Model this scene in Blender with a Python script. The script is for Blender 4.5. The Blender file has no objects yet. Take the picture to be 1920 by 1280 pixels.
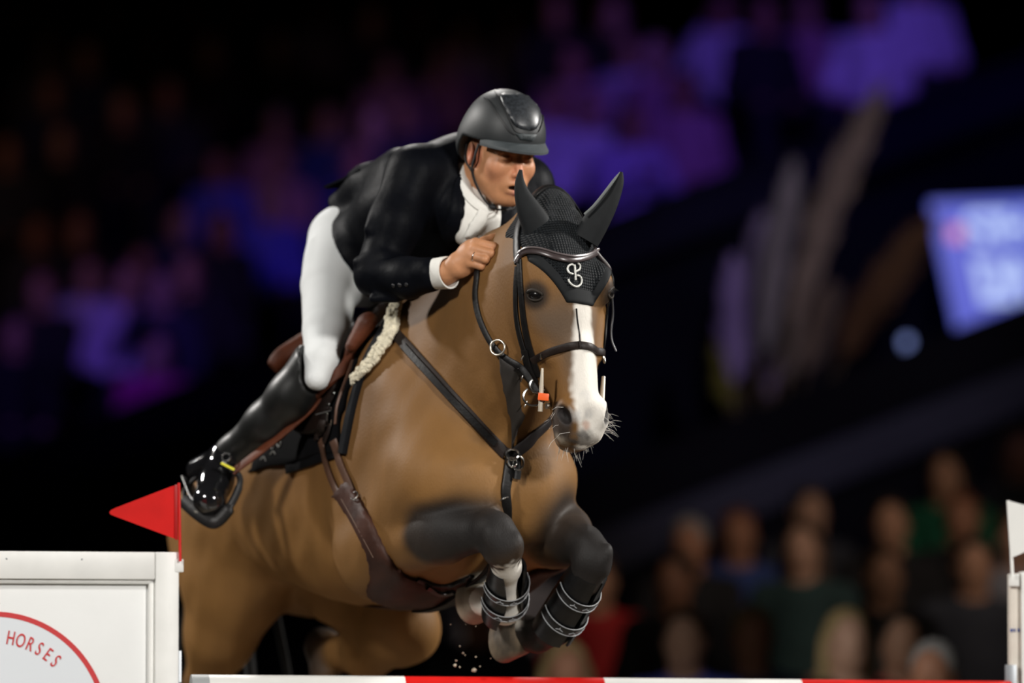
import bpy, bmesh, math, random
import numpy as np
from mathutils import Vector, Matrix
from mathutils.bvhtree import BVHTree

random.seed(4)
rng = np.random.default_rng(7)
SC = bpy.context.scene
COL = SC.collection
PI = math.pi

# ------------------------------------------------------------------ camera
FPX = 200.0 / 36.0 * 1920.0          # focal length in pixels of the 1920x1280 frame
CAM_D, CAM_Z = 14.8, 1.45            # the photographer stands on the sand, 14.8 m before the fence
PITCH = math.atan(650.0 / FPX)
cam = bpy.data.cameras.new('camera')
cam.lens = 200.0
cam.sensor_width = 36.0
cam.clip_end = 300.0
cam.dof.use_dof = True
cam.dof.focus_distance = 14.35
cam.dof.aperture_fstop = 1.5
cam_o = bpy.data.objects.new('camera', cam)
COL.objects.link(cam_o)
cam_o.location = (0, -CAM_D, CAM_Z)
cam_o.rotation_euler = (PI / 2 + PITCH, 0, 0)
SC.camera = cam_o
CAMP = np.array([0.0, -CAM_D, CAM_Z])
_fw = np.array([0.0, math.cos(PITCH), math.sin(PITCH)])
_up = np.array([0.0, -math.sin(PITCH), math.cos(PITCH)])


def ray(px, py):
    d = _fw + np.array([1.0, 0, 0]) * ((px - 960.0) / FPX) + _up * ((640.0 - py) / FPX)
    return d


def P(px, py, y):
    """the world point at depth y that lies on the sight line of a pixel of the photograph"""
    d = ray(px, py)
    return CAMP + d * ((y + CAM_D) / d[1])


# ------------------------------------------------------------------ world, lamps, exposure
SC.view_settings.view_transform = 'Standard'
SC.view_settings.look = 'None'
SC.view_settings.gamma = 1.0
SC.view_settings.use_curve_mapping = False
SC.view_settings.exposure = 0.2
world = bpy.data.worlds.new('dark_hall')
SC.world = world
world.use_nodes = True
world.node_tree.nodes['Background'].inputs['Color'].default_value = (0.25, 0.3, 0.5, 1)
world.node_tree.nodes['Background'].inputs['Strength'].default_value = 0.006


def spot(name, loc, aim, power, color, size_deg, radius=0.3, blend=0.5):
    l = bpy.data.lights.new(name, 'SPOT')
    l.energy = power
    l.color = color
    l.spot_size = math.radians(size_deg)
    l.spot_blend = blend
    l.shadow_soft_size = radius
    o = bpy.data.objects.new(name, l)
    COL.objects.link(o)
    o.location = loc
    o.rotation_euler = (Vector(aim) - Vector(loc)).to_track_quat('-Z', 'Y').to_euler()
    return o


AIM = (-0.2, 0.3, 2.2)
WHITE = (1.0, 0.965, 0.92)
spot('arena_spot_front_right', (7.0, -11.0, 6.2), AIM, 4500, WHITE, 24, 0.7)
spot('arena_spot_front_left', (-7.0, -9.0, 8.0), AIM, 3300, WHITE, 24, 0.7)
spot('arena_spot_side_right', (9.0, 2.0, 7.0), AIM, 4400, WHITE, 24, 0.4)
spot('arena_spot_side_left', (-8.5, 4.5, 8.0), AIM, 2700, WHITE, 24, 0.4)
spot('arena_spot_back', (-1.5, 9.0, 10.0), AIM, 1800, WHITE, 26, 0.4)

PURPLE = (.21, .10, 1.0)
spot('stand_spot_purple_left', (-7.0, 2.0, 11.0), P(330, 500, 19), 3600, PURPLE, 13, .3, 1)
spot('stand_spot_purple_right', (5.0, 2.0, 12.0), P(1330, 150, 20), 3600, PURPLE, 18, .3, 1)
spot('stand_spot_warm', (-9.0, 3.0, 13.0), P(250, 130, 22.0), 700, (1.0, .55, .45), 18, .3, .9)
spot('stand_spot_low', (6.0, -2.0, 9.0), P(1500, 1060, 11.2), 1600, (1.0, .80, .66), 16, .3, .8)
spot('added_plume_fill', (3.0, 2.0, 7.0), P(1520, 540, 14.5), 1500, (.85, .72, 1.0), 14, .2, .8)  # added fill to brighten the pampas grass, not a lamp of the hall


# ------------------------------------------------------------------ materials
MATS = {}


def mat(name, color, rough=0.6, metal=0.0, spec=0.5, noise=0.0, nscale=30.0, bump=0.0, bscale=80.0,
        color2=None, coat=0.0, sheen=0.0, emit=None, estr=0.0, attr=None, stretch=None):
    """procedural material: noise-varied colour, noise bump"""
    if name in MATS:
        return MATS[name]
    m = bpy.data.materials.new(name)
    m.use_nodes = True
    nt = m.node_tree
    b = nt.nodes['Principled BSDF']
    b.inputs['Roughness'].default_value = rough
    b.inputs['Metallic'].default_value = metal
    b.inputs['Specular IOR Level'].default_value = spec
    b.inputs['Coat Weight'].default_value = coat
    b.inputs['Sheen Weight'].default_value = sheen
    tc = nt.nodes.new('ShaderNodeTexCoord')
    src = tc.outputs['Object']
    if stretch:
        mp = nt.nodes.new('ShaderNodeMapping')
        mp.inputs['Scale'].default_value = stretch
        nt.links.new(src, mp.inputs['Vector'])
        src = mp.outputs['Vector']
    if attr:
        at = nt.nodes.new('ShaderNodeAttribute')
        at.attribute_name = attr
        base = at.outputs['Color']
    else:
        rgb = nt.nodes.new('ShaderNodeRGB')
        rgb.outputs[0].default_value = (*color, 1)
        base = rgb.outputs[0]
    if noise > 0:
        nz = nt.nodes.new('ShaderNodeTexNoise')
        nz.inputs['Scale'].default_value = nscale
        nz.inputs['Detail'].default_value = 4
        nt.links.new(src, nz.inputs['Vector'])
        mr = nt.nodes.new('ShaderNodeMapRange')
        mr.inputs['From Min'].default_value = 0.3
        mr.inputs['From Max'].default_value = 0.7
        nt.links.new(nz.outputs['Fac'], mr.inputs['Value'])
        if color2 is not None:
            mx = nt.nodes.new('ShaderNodeMix')
            mx.data_type = 'RGBA'
            mx.inputs[7].default_value = (*color2, 1)
            nt.links.new(base, mx.inputs[6])
            mr.inputs['To Max'].default_value = noise
            nt.links.new(mr.outputs[0], mx.inputs[0])
            base = mx.outputs[2]
        else:
            mr.inputs['To Min'].default_value = 1.0 - noise
            mr.inputs['To Max'].default_value = 1.0 + noise
            mx = nt.nodes.new('ShaderNodeVectorMath')
            mx.operation = 'SCALE'
            nt.links.new(base, mx.inputs[0])
            nt.links.new(mr.outputs[0], mx.inputs['Scale'])
            base = mx.outputs[0]
    nt.links.new(base, b.inputs['Base Color'])
    if bump > 0:
        nb = nt.nodes.new('ShaderNodeTexNoise')
        nb.inputs['Scale'].default_value = bscale
        nb.inputs['Detail'].default_value = 3
        nt.links.new(src, nb.inputs['Vector'])
        bp = nt.nodes.new('ShaderNodeBump')
        bp.inputs['Strength'].default_value = bump
        bp.inputs['Distance'].default_value = 0.01
        nt.links.new(nb.outputs['Fac'], bp.inputs['Height'])
        nt.links.new(bp.outputs['Normal'], b.inputs['Normal'])
    if emit is not None:
        b.inputs['Emission Color'].default_value = (*emit, 1)
        b.inputs['Emission Strength'].default_value = estr
    MATS[name] = m
    return m


# ------------------------------------------------------------------ object helpers
def link(name, me, material=None, parent=None, smooth=True):
    o = bpy.data.objects.new(name, me)
    COL.objects.link(o)
    if material is not None:
        for m in (material if isinstance(material, (list, tuple)) else [material]):
            me.materials.append(m)
    if smooth:
        me.polygons.foreach_set('use_smooth', np.ones(len(me.polygons), dtype=bool))
    if parent is not None:
        o.parent = parent
    return o


def mesh(name, verts, faces, material=None, parent=None, smooth=True):
    me = bpy.data.meshes.new(name)
    me.from_pydata([tuple(map(float, v)) for v in verts], [], [tuple(map(int, f)) for f in faces])
    me.update()
    return link(name, me, material, parent, smooth)


def empty(name, loc):
    o = bpy.data.objects.new(name, None)
    COL.objects.link(o)
    o.empty_display_size = 0.1
    o.location = loc
    return o


def tag(o, label, cat, group=None):
    o['label'] = label
    o['category'] = cat
    if group:
        o['group'] = group
    return o


def struct(o, label=None):
    o['kind'] = 'structure'
    if label:
        o['label'] = label
    return o


def keep(o, parent):
    """parent a world-space child without moving it"""
    o.parent = parent
    o.matrix_parent_inverse = Matrix.Translation(-Vector(parent.location))
    return o


class MB:
    """collects boxes, tubes and so on into one mesh"""

    def __init__(self):
        self.v, self.f = [], []

    def add(self, v, f):
        n = len(self.v)
        self.v += [tuple(map(float, q)) for q in v]
        self.f += [tuple(int(i) + n for i in g) for g in f]
        return self

    def box(self, c, size, rot=None, bevel=0.0):
        bm = bmesh.new()
        bmesh.ops.create_cube(bm, size=1.0)
        for q in bm.verts:
            q.co = Vector((q.co.x * size[0], q.co.y * size[1], q.co.z * size[2]))
        if bevel > 0:
            bmesh.ops.bevel(bm, geom=list(bm.edges), offset=bevel, segments=2, affect='EDGES', profile=0.6)
        M = Matrix.Translation(Vector(c))
        if rot is not None:
            M = M @ (rot.to_4x4() if isinstance(rot, Matrix) else Matrix.Rotation(rot, 4, 'Z'))
        bm.transform(M)
        bm.verts.index_update()
        self.add([q.co for q in bm.verts], [[w.index for w in g.verts] for g in bm.faces])
        bm.free()
        return self

    def tube(self, pts, r, n=8, closed=False, caps=True, flat=None, up=None):
        """swept tube; r scalar or list; flat = (width scale, height scale) with 'up' as the height direction(s)"""
        pts = [np.array(p, float) for p in pts]
        m = len(pts)
        rs = [r] * m if np.isscalar(r) else list(r)
        vs, fs = [], []
        prev = None
        for i in range(m):
            if closed:
                t = pts[(i + 1) % m] - pts[i - 1]
            else:
                t = pts[min(i + 1, m - 1)] - pts[max(i - 1, 0)]
            t = t / (np.linalg.norm(t) + 1e-12)
            if up is not None:
                u = np.array(up[i] if isinstance(up, (list, np.ndarray)) and np.ndim(up) == 2 else up, float)
            elif prev is None:
                u = np.array([0, 0, 1.0]) if abs(t[2]) < 0.9 else np.array([1.0, 0, 0])
            else:
                u = prev
            u = u - t * (u @ t)
            u /= (np.linalg.norm(u) + 1e-12)
            prev = u
            w = np.cross(t, u)
            fx, fy = flat if flat else (1, 1)
            for k in range(n):
                a = 2 * PI * (k + 0.5) / n
                vs.append(pts[i] + rs[i] * (w * math.cos(a) * fx + u * math.sin(a) * fy))
        rings = m if closed else m - 1
        for i in range(rings):
            for k in range(n):
                a, b = i * n + k, i * n + (k + 1) % n
                c, d = ((i + 1) % m) * n + (k + 1) % n, ((i + 1) % m) * n + k
                fs.append((a, b, c, d))
        if caps and not closed:
            fs.append(tuple(range(n - 1, -1, -1)))
            fs.append(tuple((m - 1) * n + k for k in range(n)))
        return self.add(vs, fs)

    def ell(self, c, r, frame=None, seg=16, rings=10):
        c = np.array(c, float)
        fr = np.eye(3) if frame is None else np.array(frame)
        r = np.array([r] * 3 if np.isscalar(r) else r, float)
        vs, fs = [], []
        for i in range(rings + 1):
            th = PI * i / rings
            for k in range(seg):
                a = 2 * PI * k / seg
                q = np.array([math.sin(th) * math.cos(a), math.sin(th) * math.sin(a), math.cos(th)]) * r
                vs.append(c + q @ fr)
        for i in range(rings):
            for k in range(seg):
                fs.append((i * seg + k, (i + 1) * seg + k, (i + 1) * seg + (k + 1) % seg, i * seg + (k + 1) % seg))
        return self.add(vs, fs)

    def build(self, name, material=None, parent=None, smooth=True):
        o = mesh(name, self.v, self.f, material, None, smooth)
        bm = bmesh.new()
        bm.from_mesh(o.data)
        bmesh.ops.remove_doubles(bm, verts=bm.verts, dist=1e-6)
        bmesh.ops.recalc_face_normals(bm, faces=bm.faces)
        bm.to_mesh(o.data)
        bm.free()
        if smooth:
            o.data.polygons.foreach_set('use_smooth', np.ones(len(o.data.polygons), dtype=bool))
            o.data.set_sharp_from_angle(angle=math.radians(50))
        if parent is not None:
            keep(o, parent)
        return o


def crom(pts, n):
    """Catmull-Rom through points, n samples per span"""
    p = [np.array(q, float) for q in pts]
    p = [2 * p[0] - p[1]] + p + [2 * p[-1] - p[-2]]
    out = []
    for i in range(1, len(p) - 2):
        for k in range(n):
            t = k / n
            out.append(0.5 * (2 * p[i] + (p[i + 1] - p[i - 1]) * t + (2 * p[i - 1] - 5 * p[i] + 4 * p[i + 1] - p[i + 2]) * t * t
                              + (3 * p[i] - p[i - 1] - 3 * p[i + 1] + p[i + 2]) * t ** 3))
    out.append(p[-2])
    return out


# ------------------------------------------------------------------ smooth implicit shapes
def nrm(v):
    v = np.array(v, float)
    return v / np.linalg.norm(v)


def pchip(x, xs, ys):
    """smooth monotone interpolation"""
    xs, ys = np.array(xs, float), np.array(ys, float)
    h = np.diff(xs)
    dl = np.diff(ys) / h
    m = np.zeros(len(xs))
    m[0], m[-1] = dl[0], dl[-1]
    for i in range(1, len(xs) - 1):
        if dl[i - 1] * dl[i] > 0:
            w1, w2 = 2 * h[i] + h[i - 1], h[i] + 2 * h[i - 1]
            m[i] = (w1 + w2) / (w1 / dl[i - 1] + w2 / dl[i])
    i = np.clip(np.searchsorted(xs, x) - 1, 0, len(xs) - 2)
    t = np.clip((x - xs[i]) / h[i], 0, 1)
    return ((1 + 2 * t) * (1 - t) ** 2 * ys[i] + t * (1 - t) ** 2 * h[i] * m[i]
            + t * t * (3 - 2 * t) * ys[i + 1] + t * t * (t - 1) * h[i] * m[i + 1])


class Cone:
    """tapered capsule; w, s: its section is scaled by s along direction w"""

    def __init__(self, a, ra, b, rb, w=None, s=1.0):
        self.a, self.b, self.ra, self.rb = np.array(a, float), np.array(b, float), ra, rb
        self.w = None if w is None else nrm(w)
        self.s = s

    def box(self):
        e = max(1, self.s)
        return (np.minimum(self.a - self.ra * e, self.b - self.rb * e), np.maximum(self.a + self.ra * e, self.b + self.rb * e))

    def d(self, x, y, z):
        ba = self.b - self.a
        qx, qy, qz = x - self.a[0], y - self.a[1], z - self.a[2]
        t = np.clip((qx * ba[0] + qy * ba[1] + qz * ba[2]) / (ba @ ba + 1e-12), 0, 1)
        qx, qy, qz = qx - t * ba[0], qy - t * ba[1], qz - t * ba[2]
        if self.w is not None:
            k = (qx * self.w[0] + qy * self.w[1] + qz * self.w[2]) * (1 - 1 / self.s)
            qx, qy, qz = qx - k * self.w[0], qy - k * self.w[1], qz - k * self.w[2]
        return np.sqrt(qx * qx + qy * qy + qz * qz) - (self.ra + (self.rb - self.ra) * t)


class Ell:
    def __init__(self, c, r, frame=None):
        self.c, self.r = np.array(c, float), np.array([r] * 3 if np.isscalar(r) else r, float)
        self.fr = np.eye(3) if frame is None else np.array(frame, float)

    def box(self):
        e = np.abs(self.fr.T) @ self.r
        return self.c - e, self.c + e

    def d(self, x, y, z):
        qx, qy, qz = x - self.c[0], y - self.c[1], z - self.c[2]
        k0 = k1 = 0
        for i in range(3):
            f = self.fr[i]
            l = (qx * f[0] + qy * f[1] + qz * f[2]) / self.r[i]
            k0 = k0 + l * l
            k1 = k1 + (l / self.r[i]) ** 2
        k0 = np.sqrt(k0)
        return k0 * (k0 - 1) / (np.sqrt(k1) + 1e-9)


class Loft:
    """sections along a straight axis: rows (s, cu, cw, half_u_minus, half_u_plus, half_w, taper): u is 'height', w is 'width'"""

    def __init__(self, o, ax, u, w, rows, p=2.0, clip=None):
        self.o, self.ax, self.u, self.w = np.array(o, float), nrm(ax), nrm(u), nrm(w)
        self.rows = np.array(rows, float)
        self.p = p
        ss = np.linspace(self.rows[0, 0], self.rows[-1, 0], 240)
        self.ss = ss
        self.tab = [pchip(ss, self.rows[:, 0], self.rows[:, i]) for i in range(1, 7)]

    def box(self):
        lo, hi = np.full(3, 1e9), np.full(3, -1e9)
        for i in range(0, 240, 4):
            c = self.o + self.ax * self.ss[i] + self.u * self.tab[0][i] + self.w * self.tab[1][i]
            e = max(self.tab[2][i], self.tab[3][i], self.tab[4][i]) + 0.01
            lo, hi = np.minimum(lo, c - e), np.maximum(hi, c + e)
        return lo, hi

    def d(self, x, y, z):
        qx, qy, qz = x - self.o[0], y - self.o[1], z - self.o[2]
        s = qx * self.ax[0] + qy * self.ax[1] + qz * self.ax[2]
        u = qx * self.u[0] + qy * self.u[1] + qz * self.u[2]
        w = qx * self.w[0] + qy * self.w[1] + qz * self.w[2]
        s0, s1 = self.ss[0], self.ss[-1]
        over = np.maximum(np.maximum(s0 - s, s - s1), 0)
        f = np.clip((s - s0) / (s1 - s0) * 239, 0, 238.999)
        i = f.astype(np.int32)
        t = f - i
        g = [a[i] * (1 - t) + a[i + 1] * t for a in self.tab]
        du, dw = u - g[0], w - g[1]
        hu = np.where(du < 0, g[2], g[3])
        tp = np.clip(du / hu, -1, 1)
        hw = g[4] * (1 - g[5] * np.maximum(tp, 0) ** 1.5)
        p = self.p
        a, b = np.abs(du) / hu, np.abs(dw) / hw
        rho = (a ** p + b ** p) ** (1 / p)
        gr = np.sqrt((a / hu) ** 2 + (b / hw) ** 2) / (np.sqrt(a * a + b * b) + 1e-9)
        d = (rho - 1) / (gr + 1e-9)
        return np.where(over > 0, np.sqrt(np.maximum(d, 0) ** 2 + over ** 2), d)


def smin(a, b, k):
    h = np.maximum(k - np.abs(a - b), 0) / k
    return np.minimum(a, b) - h * h * k * 0.25


class Field:
    def __init__(self, xs, ys, zs):
        self.ax = [np.asarray(q, np.float32) for q in (xs, ys, zs)]
        self.F = np.full([len(q) for q in self.ax], 0.5, np.float32)

    def apply(self, prim, k=0.03, op='u'):
        lo, hi = prim.box()
        m = k + 0.02
        sl = []
        for i in range(3):
            a, b = np.searchsorted(self.ax[i], lo[i] - m), np.searchsorted(self.ax[i], hi[i] + m)
            if b <= a:
                return self
            sl.append(slice(a, b))
        x = self.ax[0][sl[0]][:, None, None]
        y = self.ax[1][sl[1]][None, :, None]
        z = self.ax[2][sl[2]][None, None, :]
        d = prim.d(x, y, z).astype(np.float32)
        sub = self.F[sl[0], sl[1], sl[2]]
        if op == 'u':
            sub[...] = smin(sub, d, k)
        elif op == 's':
            sub[...] = -smin(-sub, d, k)
        elif op == 'i':
            full = np.full_like(self.F, 0.5)
            full[sl[0], sl[1], sl[2]] = d
            self.F[...] = -smin(-self.F, -full, k)
        return self

    def mesh(self):
        F = self.F
        S = F < 0
        nx, ny, nz = F.shape
        A = np.zeros((nx - 1, ny - 1, nz - 1), np.int8)
        for i in (0, 1):
            for j in (0, 1):
                for k in (0, 1):
                    A += S[i:nx - 1 + i, j:ny - 1 + j, k:nz - 1 + k]
        act = (A > 0) & (A < 8)
        I, J, K = np.nonzero(act)
        idx = np.full(act.shape, -1, np.int64)
        idx[I, J, K] = np.arange(len(I))
        co = [(i, j, k) for i in (0, 1) for j in (0, 1) for k in (0, 1)]
        V = np.stack([F[I + i, J + j, K + k] for i, j, k in co], 1)
        PX = np.stack([np.stack([self.ax[0][I + i], self.ax[1][J + j], self.ax[2][K + k]], 1) for i, j, k in co], 1)
        acc = np.zeros((len(I), 3))
        cnt = np.zeros(len(I))
        for a in range(8):
            for b in range(a + 1, 8):
                if sum(abs(co[a][q] - co[b][q]) for q in range(3)) != 1:
                    continue
                va, vb = V[:, a], V[:, b]
                c = (va < 0) != (vb < 0)
                t = np.where(c, va / np.where(c, va - vb, 1), 0)
                acc += np.where(c[:, None], PX[:, a] + (PX[:, b] - PX[:, a]) * t[:, None], 0)
                cnt += c
        verts = acc / cnt[:, None]
        quads = []
        for axis in range(3):
            sh = [slice(None)] * 3
            sa, sb = list(sh), list(sh)
            sa[axis], sb[axis] = slice(0, -1), slice(1, None)
            ch = S[tuple(sa)] != S[tuple(sb)]
            inside = S[tuple(sa)]
            e = np.stack(np.nonzero(ch), 1)
            o1, o2 = (axis + 1) % 3, (axis + 2) % 3
            ok = (e[:, o1] > 0) & (e[:, o2] > 0) & (e[:, o1] < F.shape[o1] - 1) & (e[:, o2] < F.shape[o2] - 1)
            e = e[ok]
            q = []
            for da, db in ((0, 0), (-1, 0), (-1, -1), (0, -1)):
                g = e.copy()
                g[:, o1] += da
                g[:, o2] += db
                q.append(idx[g[:, 0], g[:, 1], g[:, 2]])
            q = np.stack(q, 1)
            fl = ~inside[e[:, 0], e[:, 1], e[:, 2]]
            q[fl] = q[fl][:, ::-1]
            quads.append(q)
        return verts, np.concatenate(quads)


def quadmesh(name, verts, quads):
    me = bpy.data.meshes.new(name)
    me.vertices.add(len(verts))
    me.vertices.foreach_set('co', np.asarray(verts, np.float32).ravel())
    me.loops.add(len(quads) * 4)
    me.loops.foreach_set('vertex_index', np.asarray(quads, np.int32).ravel())
    me.polygons.add(len(quads))
    me.polygons.foreach_set('loop_start', np.arange(0, len(quads) * 4, 4, dtype=np.int32))
    me.update(calc_edges=True)
    me.polygons.foreach_set('use_smooth', np.ones(len(quads), dtype=bool))
    return me


def relax(verts, quads, it=2, f=0.5):
    """light Laplacian smoothing that takes the grid steps out of a surface"""
    n = len(verts)
    e = np.concatenate([quads[:, [0, 1]], quads[:, [1, 2]], quads[:, [2, 3]], quads[:, [3, 0]]])
    deg = np.bincount(e[:, 0], minlength=n) + np.bincount(e[:, 1], minlength=n)
    for s in range(it * 2):
        acc = np.stack([np.bincount(e[:, 0], verts[e[:, 1], c], n) + np.bincount(e[:, 1], verts[e[:, 0], c], n) for c in range(3)], 1)
        verts = verts + (acc / np.maximum(deg, 1)[:, None] - verts) * (f if s % 2 == 0 else -f * 1.04)
    return verts


def axis(lo, hi, step, fine=None, fstep=None):
    if fine is None:
        return np.arange(lo, hi, step)
    a, b = fine
    return np.concatenate([np.arange(lo, a, step), np.arange(a, b, fstep), np.arange(b, hi, step)])


def blob(name, prims, step, material=None, parent=None, pad=0.03, it=2):
    """a closed smooth surface from (prim, k, op) triples"""
    lo, hi = np.full(3, 1e9), np.full(3, -1e9)
    for pr in prims:
        if len(pr) < 3 or pr[2] == 'u':
            l, h = pr[0].box()
            lo, hi = np.minimum(lo, l), np.maximum(hi, h)
    F = Field(*[np.arange(lo[i] - pad, hi[i] + pad, step) for i in range(3)])
    for pr in prims:
        F.apply(*pr)
    v, q = F.mesh()
    v = relax(v, q, it)
    me = quadmesh(name, v, q)
    o = link(name, me, material)
    if parent is not None:
        keep(o, parent)
    return o


def setcolors(me, cols, name='coat'):
    a = me.color_attributes.new(name, 'FLOAT_COLOR', 'POINT')
    c = np.ones((len(me.vertices), 4), np.float32)
    c[:, :3] = cols
    a.data.foreach_set('color', c.ravel())


def sstep(a, b, x):
    t = np.clip((x - a) / (b - a), 0, 1)
    return t * t * (3 - 2 * t)
# ================================================================== hall: sand floor, stands, parapets
SANDF = mat('sand_floor', (.30, .25, .19), rough=.95, noise=.35, nscale=3.0, bump=.4, bscale=40)
NAVY = mat('navy_board', (.0035, .004, .010), spec=.05, rough=.8, noise=.25, nscale=1.5)
BLACKB = mat('black_board', (.004, .004, .006), spec=.05, rough=.8, noise=.2, nscale=2)
GREYB = mat('grey_blue_board', (.036, .038, .050), spec=.05, rough=.8, noise=.2, nscale=1.2)
STEPM = mat('dark_concrete', (.010, .010, .013), spec=.05, rough=.9, noise=.3, nscale=3)
fl = MB()
fl.box((0, 8, -.05), (44, 60, .1))
struct(fl.build('floor', SANDF, smooth=False), 'arena floor of raked sand')
cl_ = MB()
cl_.box((0, 8, 16.05), (44, 60, .1))
struct(cl_.build('ceiling', BLACKB, smooth=False), 'unlit black hall ceiling')
for nm, c, s in (('wall_back', (0, 37.9, 8), (44, .2, 16)), ('wall_left', (-21.9, 8, 8), (.2, 60, 16)), ('wall_right', (21.9, 8, 8), (.2, 60, 16)), ('wall_front', (0, -21.9, 8), (44, .2, 16))):
    w_ = MB()
    w_.box(c, s)
    struct(w_.build(nm, BLACKB, smooth=False), 'unlit black hall wall')


def slab(name, poly, y, thick, m, label, bev=.0):
    """a board whose front outline is given in the photograph, standing at depth y"""
    k = len(poly)
    vs = [P(a, b, y) for a, b in poly]
    vs = vs + [v + np.array([0, thick, 0]) for v in vs]
    mb = MB()
    mb.add(vs, [tuple(range(k)), tuple(reversed(range(k, 2 * k)))] + [(i, i + k, (i + 1) % k + k, (i + 1) % k) for i in range(k)])
    return struct(mb.build(name, m, smooth=False), label)


def LU(x):
    return 865 - .39 * x          # upper edge of the higher parapet


def LC(x):
    return 1315 - .39 * x         # upper edge of the lower parapet


X0, X1 = -700, 2700
slab('wall_upper_parapet', [(X0, LU(X0)), (X1, LU(X1)), (X1, LU(X1) + 90), (X0, LU(X0) + 90)], 16.9, .15, mat('purple_black_board', (.008, .008, .018), spec=.05, rough=.8, noise=.2, nscale=1.5), 'sloping navy parapet below the upper stand')
slab('wall_upper_front', [(X0, LU(X0) + 90), (X1, LU(X1) + 90), (X1, 1560), (X0, 1560)], 17.2, .2, NAVY, 'dark navy boarding under the upper stand')
slab('trim_1', [(X0, LU(X0) - 14), (X1, LU(X1) - 14), (X1, LU(X1)), (X0, LU(X0))], 16.85, .22, mat('dark_coping', (.010, .010, .018), spec=.05, rough=.8, noise=.2, nscale=2), 'thin coping along the upper parapet')
XC = 830
slab('wall_lower_parapet', [(XC, LC(XC)), (X1, LC(X1)), (X1, LC(X1) + 120), (XC, LC(XC) + 120)], 14.9, 1.2, BLACKB, 'sloping black parapet beneath the pampas grass')
slab('trim_2', [(XC, LC(XC) + 120), (X1, LC(X1) + 120), (X1, LC(X1) + 205), (XC, LC(XC) + 205)], 14.85, .5, GREYB, 'grey-blue band under the lower parapet')
slab('wall_lower_front', [(XC, LC(XC) + 205), (X1, LC(X1) + 205), (X1, 1560), (XC, 1560)], 14.95, .4, BLACKB, 'black boarding behind the lower stand')
# ================================================================== the horse
UH = nrm((0.47, -0.88, 0))            # heading of the horse, seen from above
RH = np.array([UH[1], -UH[0], 0])      # its right side (towards the left of the picture)
ZV = np.array([0, 0, 1.0])
C0 = np.array([-0.01, -0.02, CAM_Z])   # breast, on the middle line


def HB(s, lat, z):
    """point of the trunk: s metres behind the breast, lat to the horse's right, z above the lens"""
    return C0 - UH * s + RH * lat + ZV * z


TRUNK = Loft(C0, -UH, ZV, RH, [
    # s, centre z, centre lat, below, above, half width, taper towards the withers
    (-0.03, 0.58, 0, .02, .02, .02, 0),
    (-0.015, 0.58, .005, .12, .12, .085, 0),
    (0.03, 0.585, .012, .21, .22, .140, 0),
    (0.12, 0.60, .030, .29, .31, .185, .1),
    (0.28, 0.62, .035, .365, .39, .230, .45),
    (0.46, 0.63, .020, .415, .415, .268, .6),
    (0.65, 0.60, 0, .385, .355, .30, .4),
    (0.85, 0.565, 0, .335, .325, .315, .15),
    (1.05, 0.55, 0, .275, .255, .30, .3),
    (1.20, 0.54, 0, .235, .225, .28, .35),
    (1.35, 0.52, 0, .20, .20, .25, .35),
    (1.50, 0.47, 0, .18, .16, .215, .3),
    (1.60, 0.43, 0, .13, .11, .14, .2),
    (1.64, 0.42, 0, .02, .02, .02, 0)], p=2.15)

# head frame: hd runs down the face, hf out of the face, hr to the horse's right
_hf = nrm((math.sin(math.radians(21)), -math.cos(math.radians(21)), 0))
HD = nrm(-ZV + _hf * 0.20 + np.array([0.03, 0, 0]))
HF = nrm(_hf - HD * (_hf @ HD))
HR = np.cross(HF, HD)
if HR[0] > 0:
    HR = -HR
H0 = P(1058, 400, -0.20)


def HH(a, b, c):
    """head point: a down the face from the poll, b out of the face, c to the right"""
    return H0 + HD * a + HF * b + HR * c


HEAD = Loft(H0, HD, HF, HR, [
    # a, centre b, centre c, back half, front half, half width, taper
    (-0.025, -.07, 0, .02, .02, .02, 0),
    (-0.01, -.075, 0, .055, .055, .042, 0),
    (0.04, -.075, 0, .085, .085, .070, .1),
    (0.10, -.085, 0, .105, .115, .088, .1),
    (0.18, -.090, 0, .125, .130, .100, .12),
    (0.25, -.095, 0, .135, .130, .094, .14),
    (0.33, -.090, 0, .115, .117, .077, .16),
    (0.40, -.075, 0, .085, .095, .066, .15),
    (0.475, -.060, .002, .068, .077, .060, .12),
    (0.53, -.056, .004, .066, .072, .061, .1),
    (0.565, -.060, .004, .060, .060, .058, .05),
    (0.592, -.068, 0, .040, .042, .045, 0),
    (0.606, -.07, 0, .01, .01, .01, 0)], p=2.35)

horse_prims = [(TRUNK, .01)]


def hp(prim, k=0.04, op='u'):
    horse_prims.append((prim, k, op))


def fr3(a, b):
    """frame with rows a, b (made square to a) and their cross product"""
    a = nrm(a)
    b = nrm(np.array(b) - a * (np.array(b) @ a))
    return np.array([a, b, np.cross(a, b)])


# neck: tall oval sections that narrow to the throat
NK = [HB(0.26, 0, .80), HB(0.10, 0, .86), np.array([0.0, -0.06, CAM_Z + .95]), np.array([0.065, -0.15, CAM_Z + 1.035]), HH(0.02, -.12, 0)]
NR = [.27, .25, .205, .165, .115]
NS = [.62, .56, .52, .54, .62]
for i in range(4):
    hp(Cone(NK[i], NR[i], NK[i + 1], NR[i + 1], RH if i < 2 else HR, .5 * (NS[i] + NS[i + 1])), .10)
# crest of the neck
hp(Cone(HB(0.42, 0, .96), .06, HB(0.2, 0, 1.02), .055), .08)
hp(Cone(HB(0.2, 0, 1.00), .055, P(940, 482, -.03), .040), .08)
hp(Cone(P(940, 482, -.03), .040, HH(0.012, -.14, 0), .04), .08)
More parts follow.
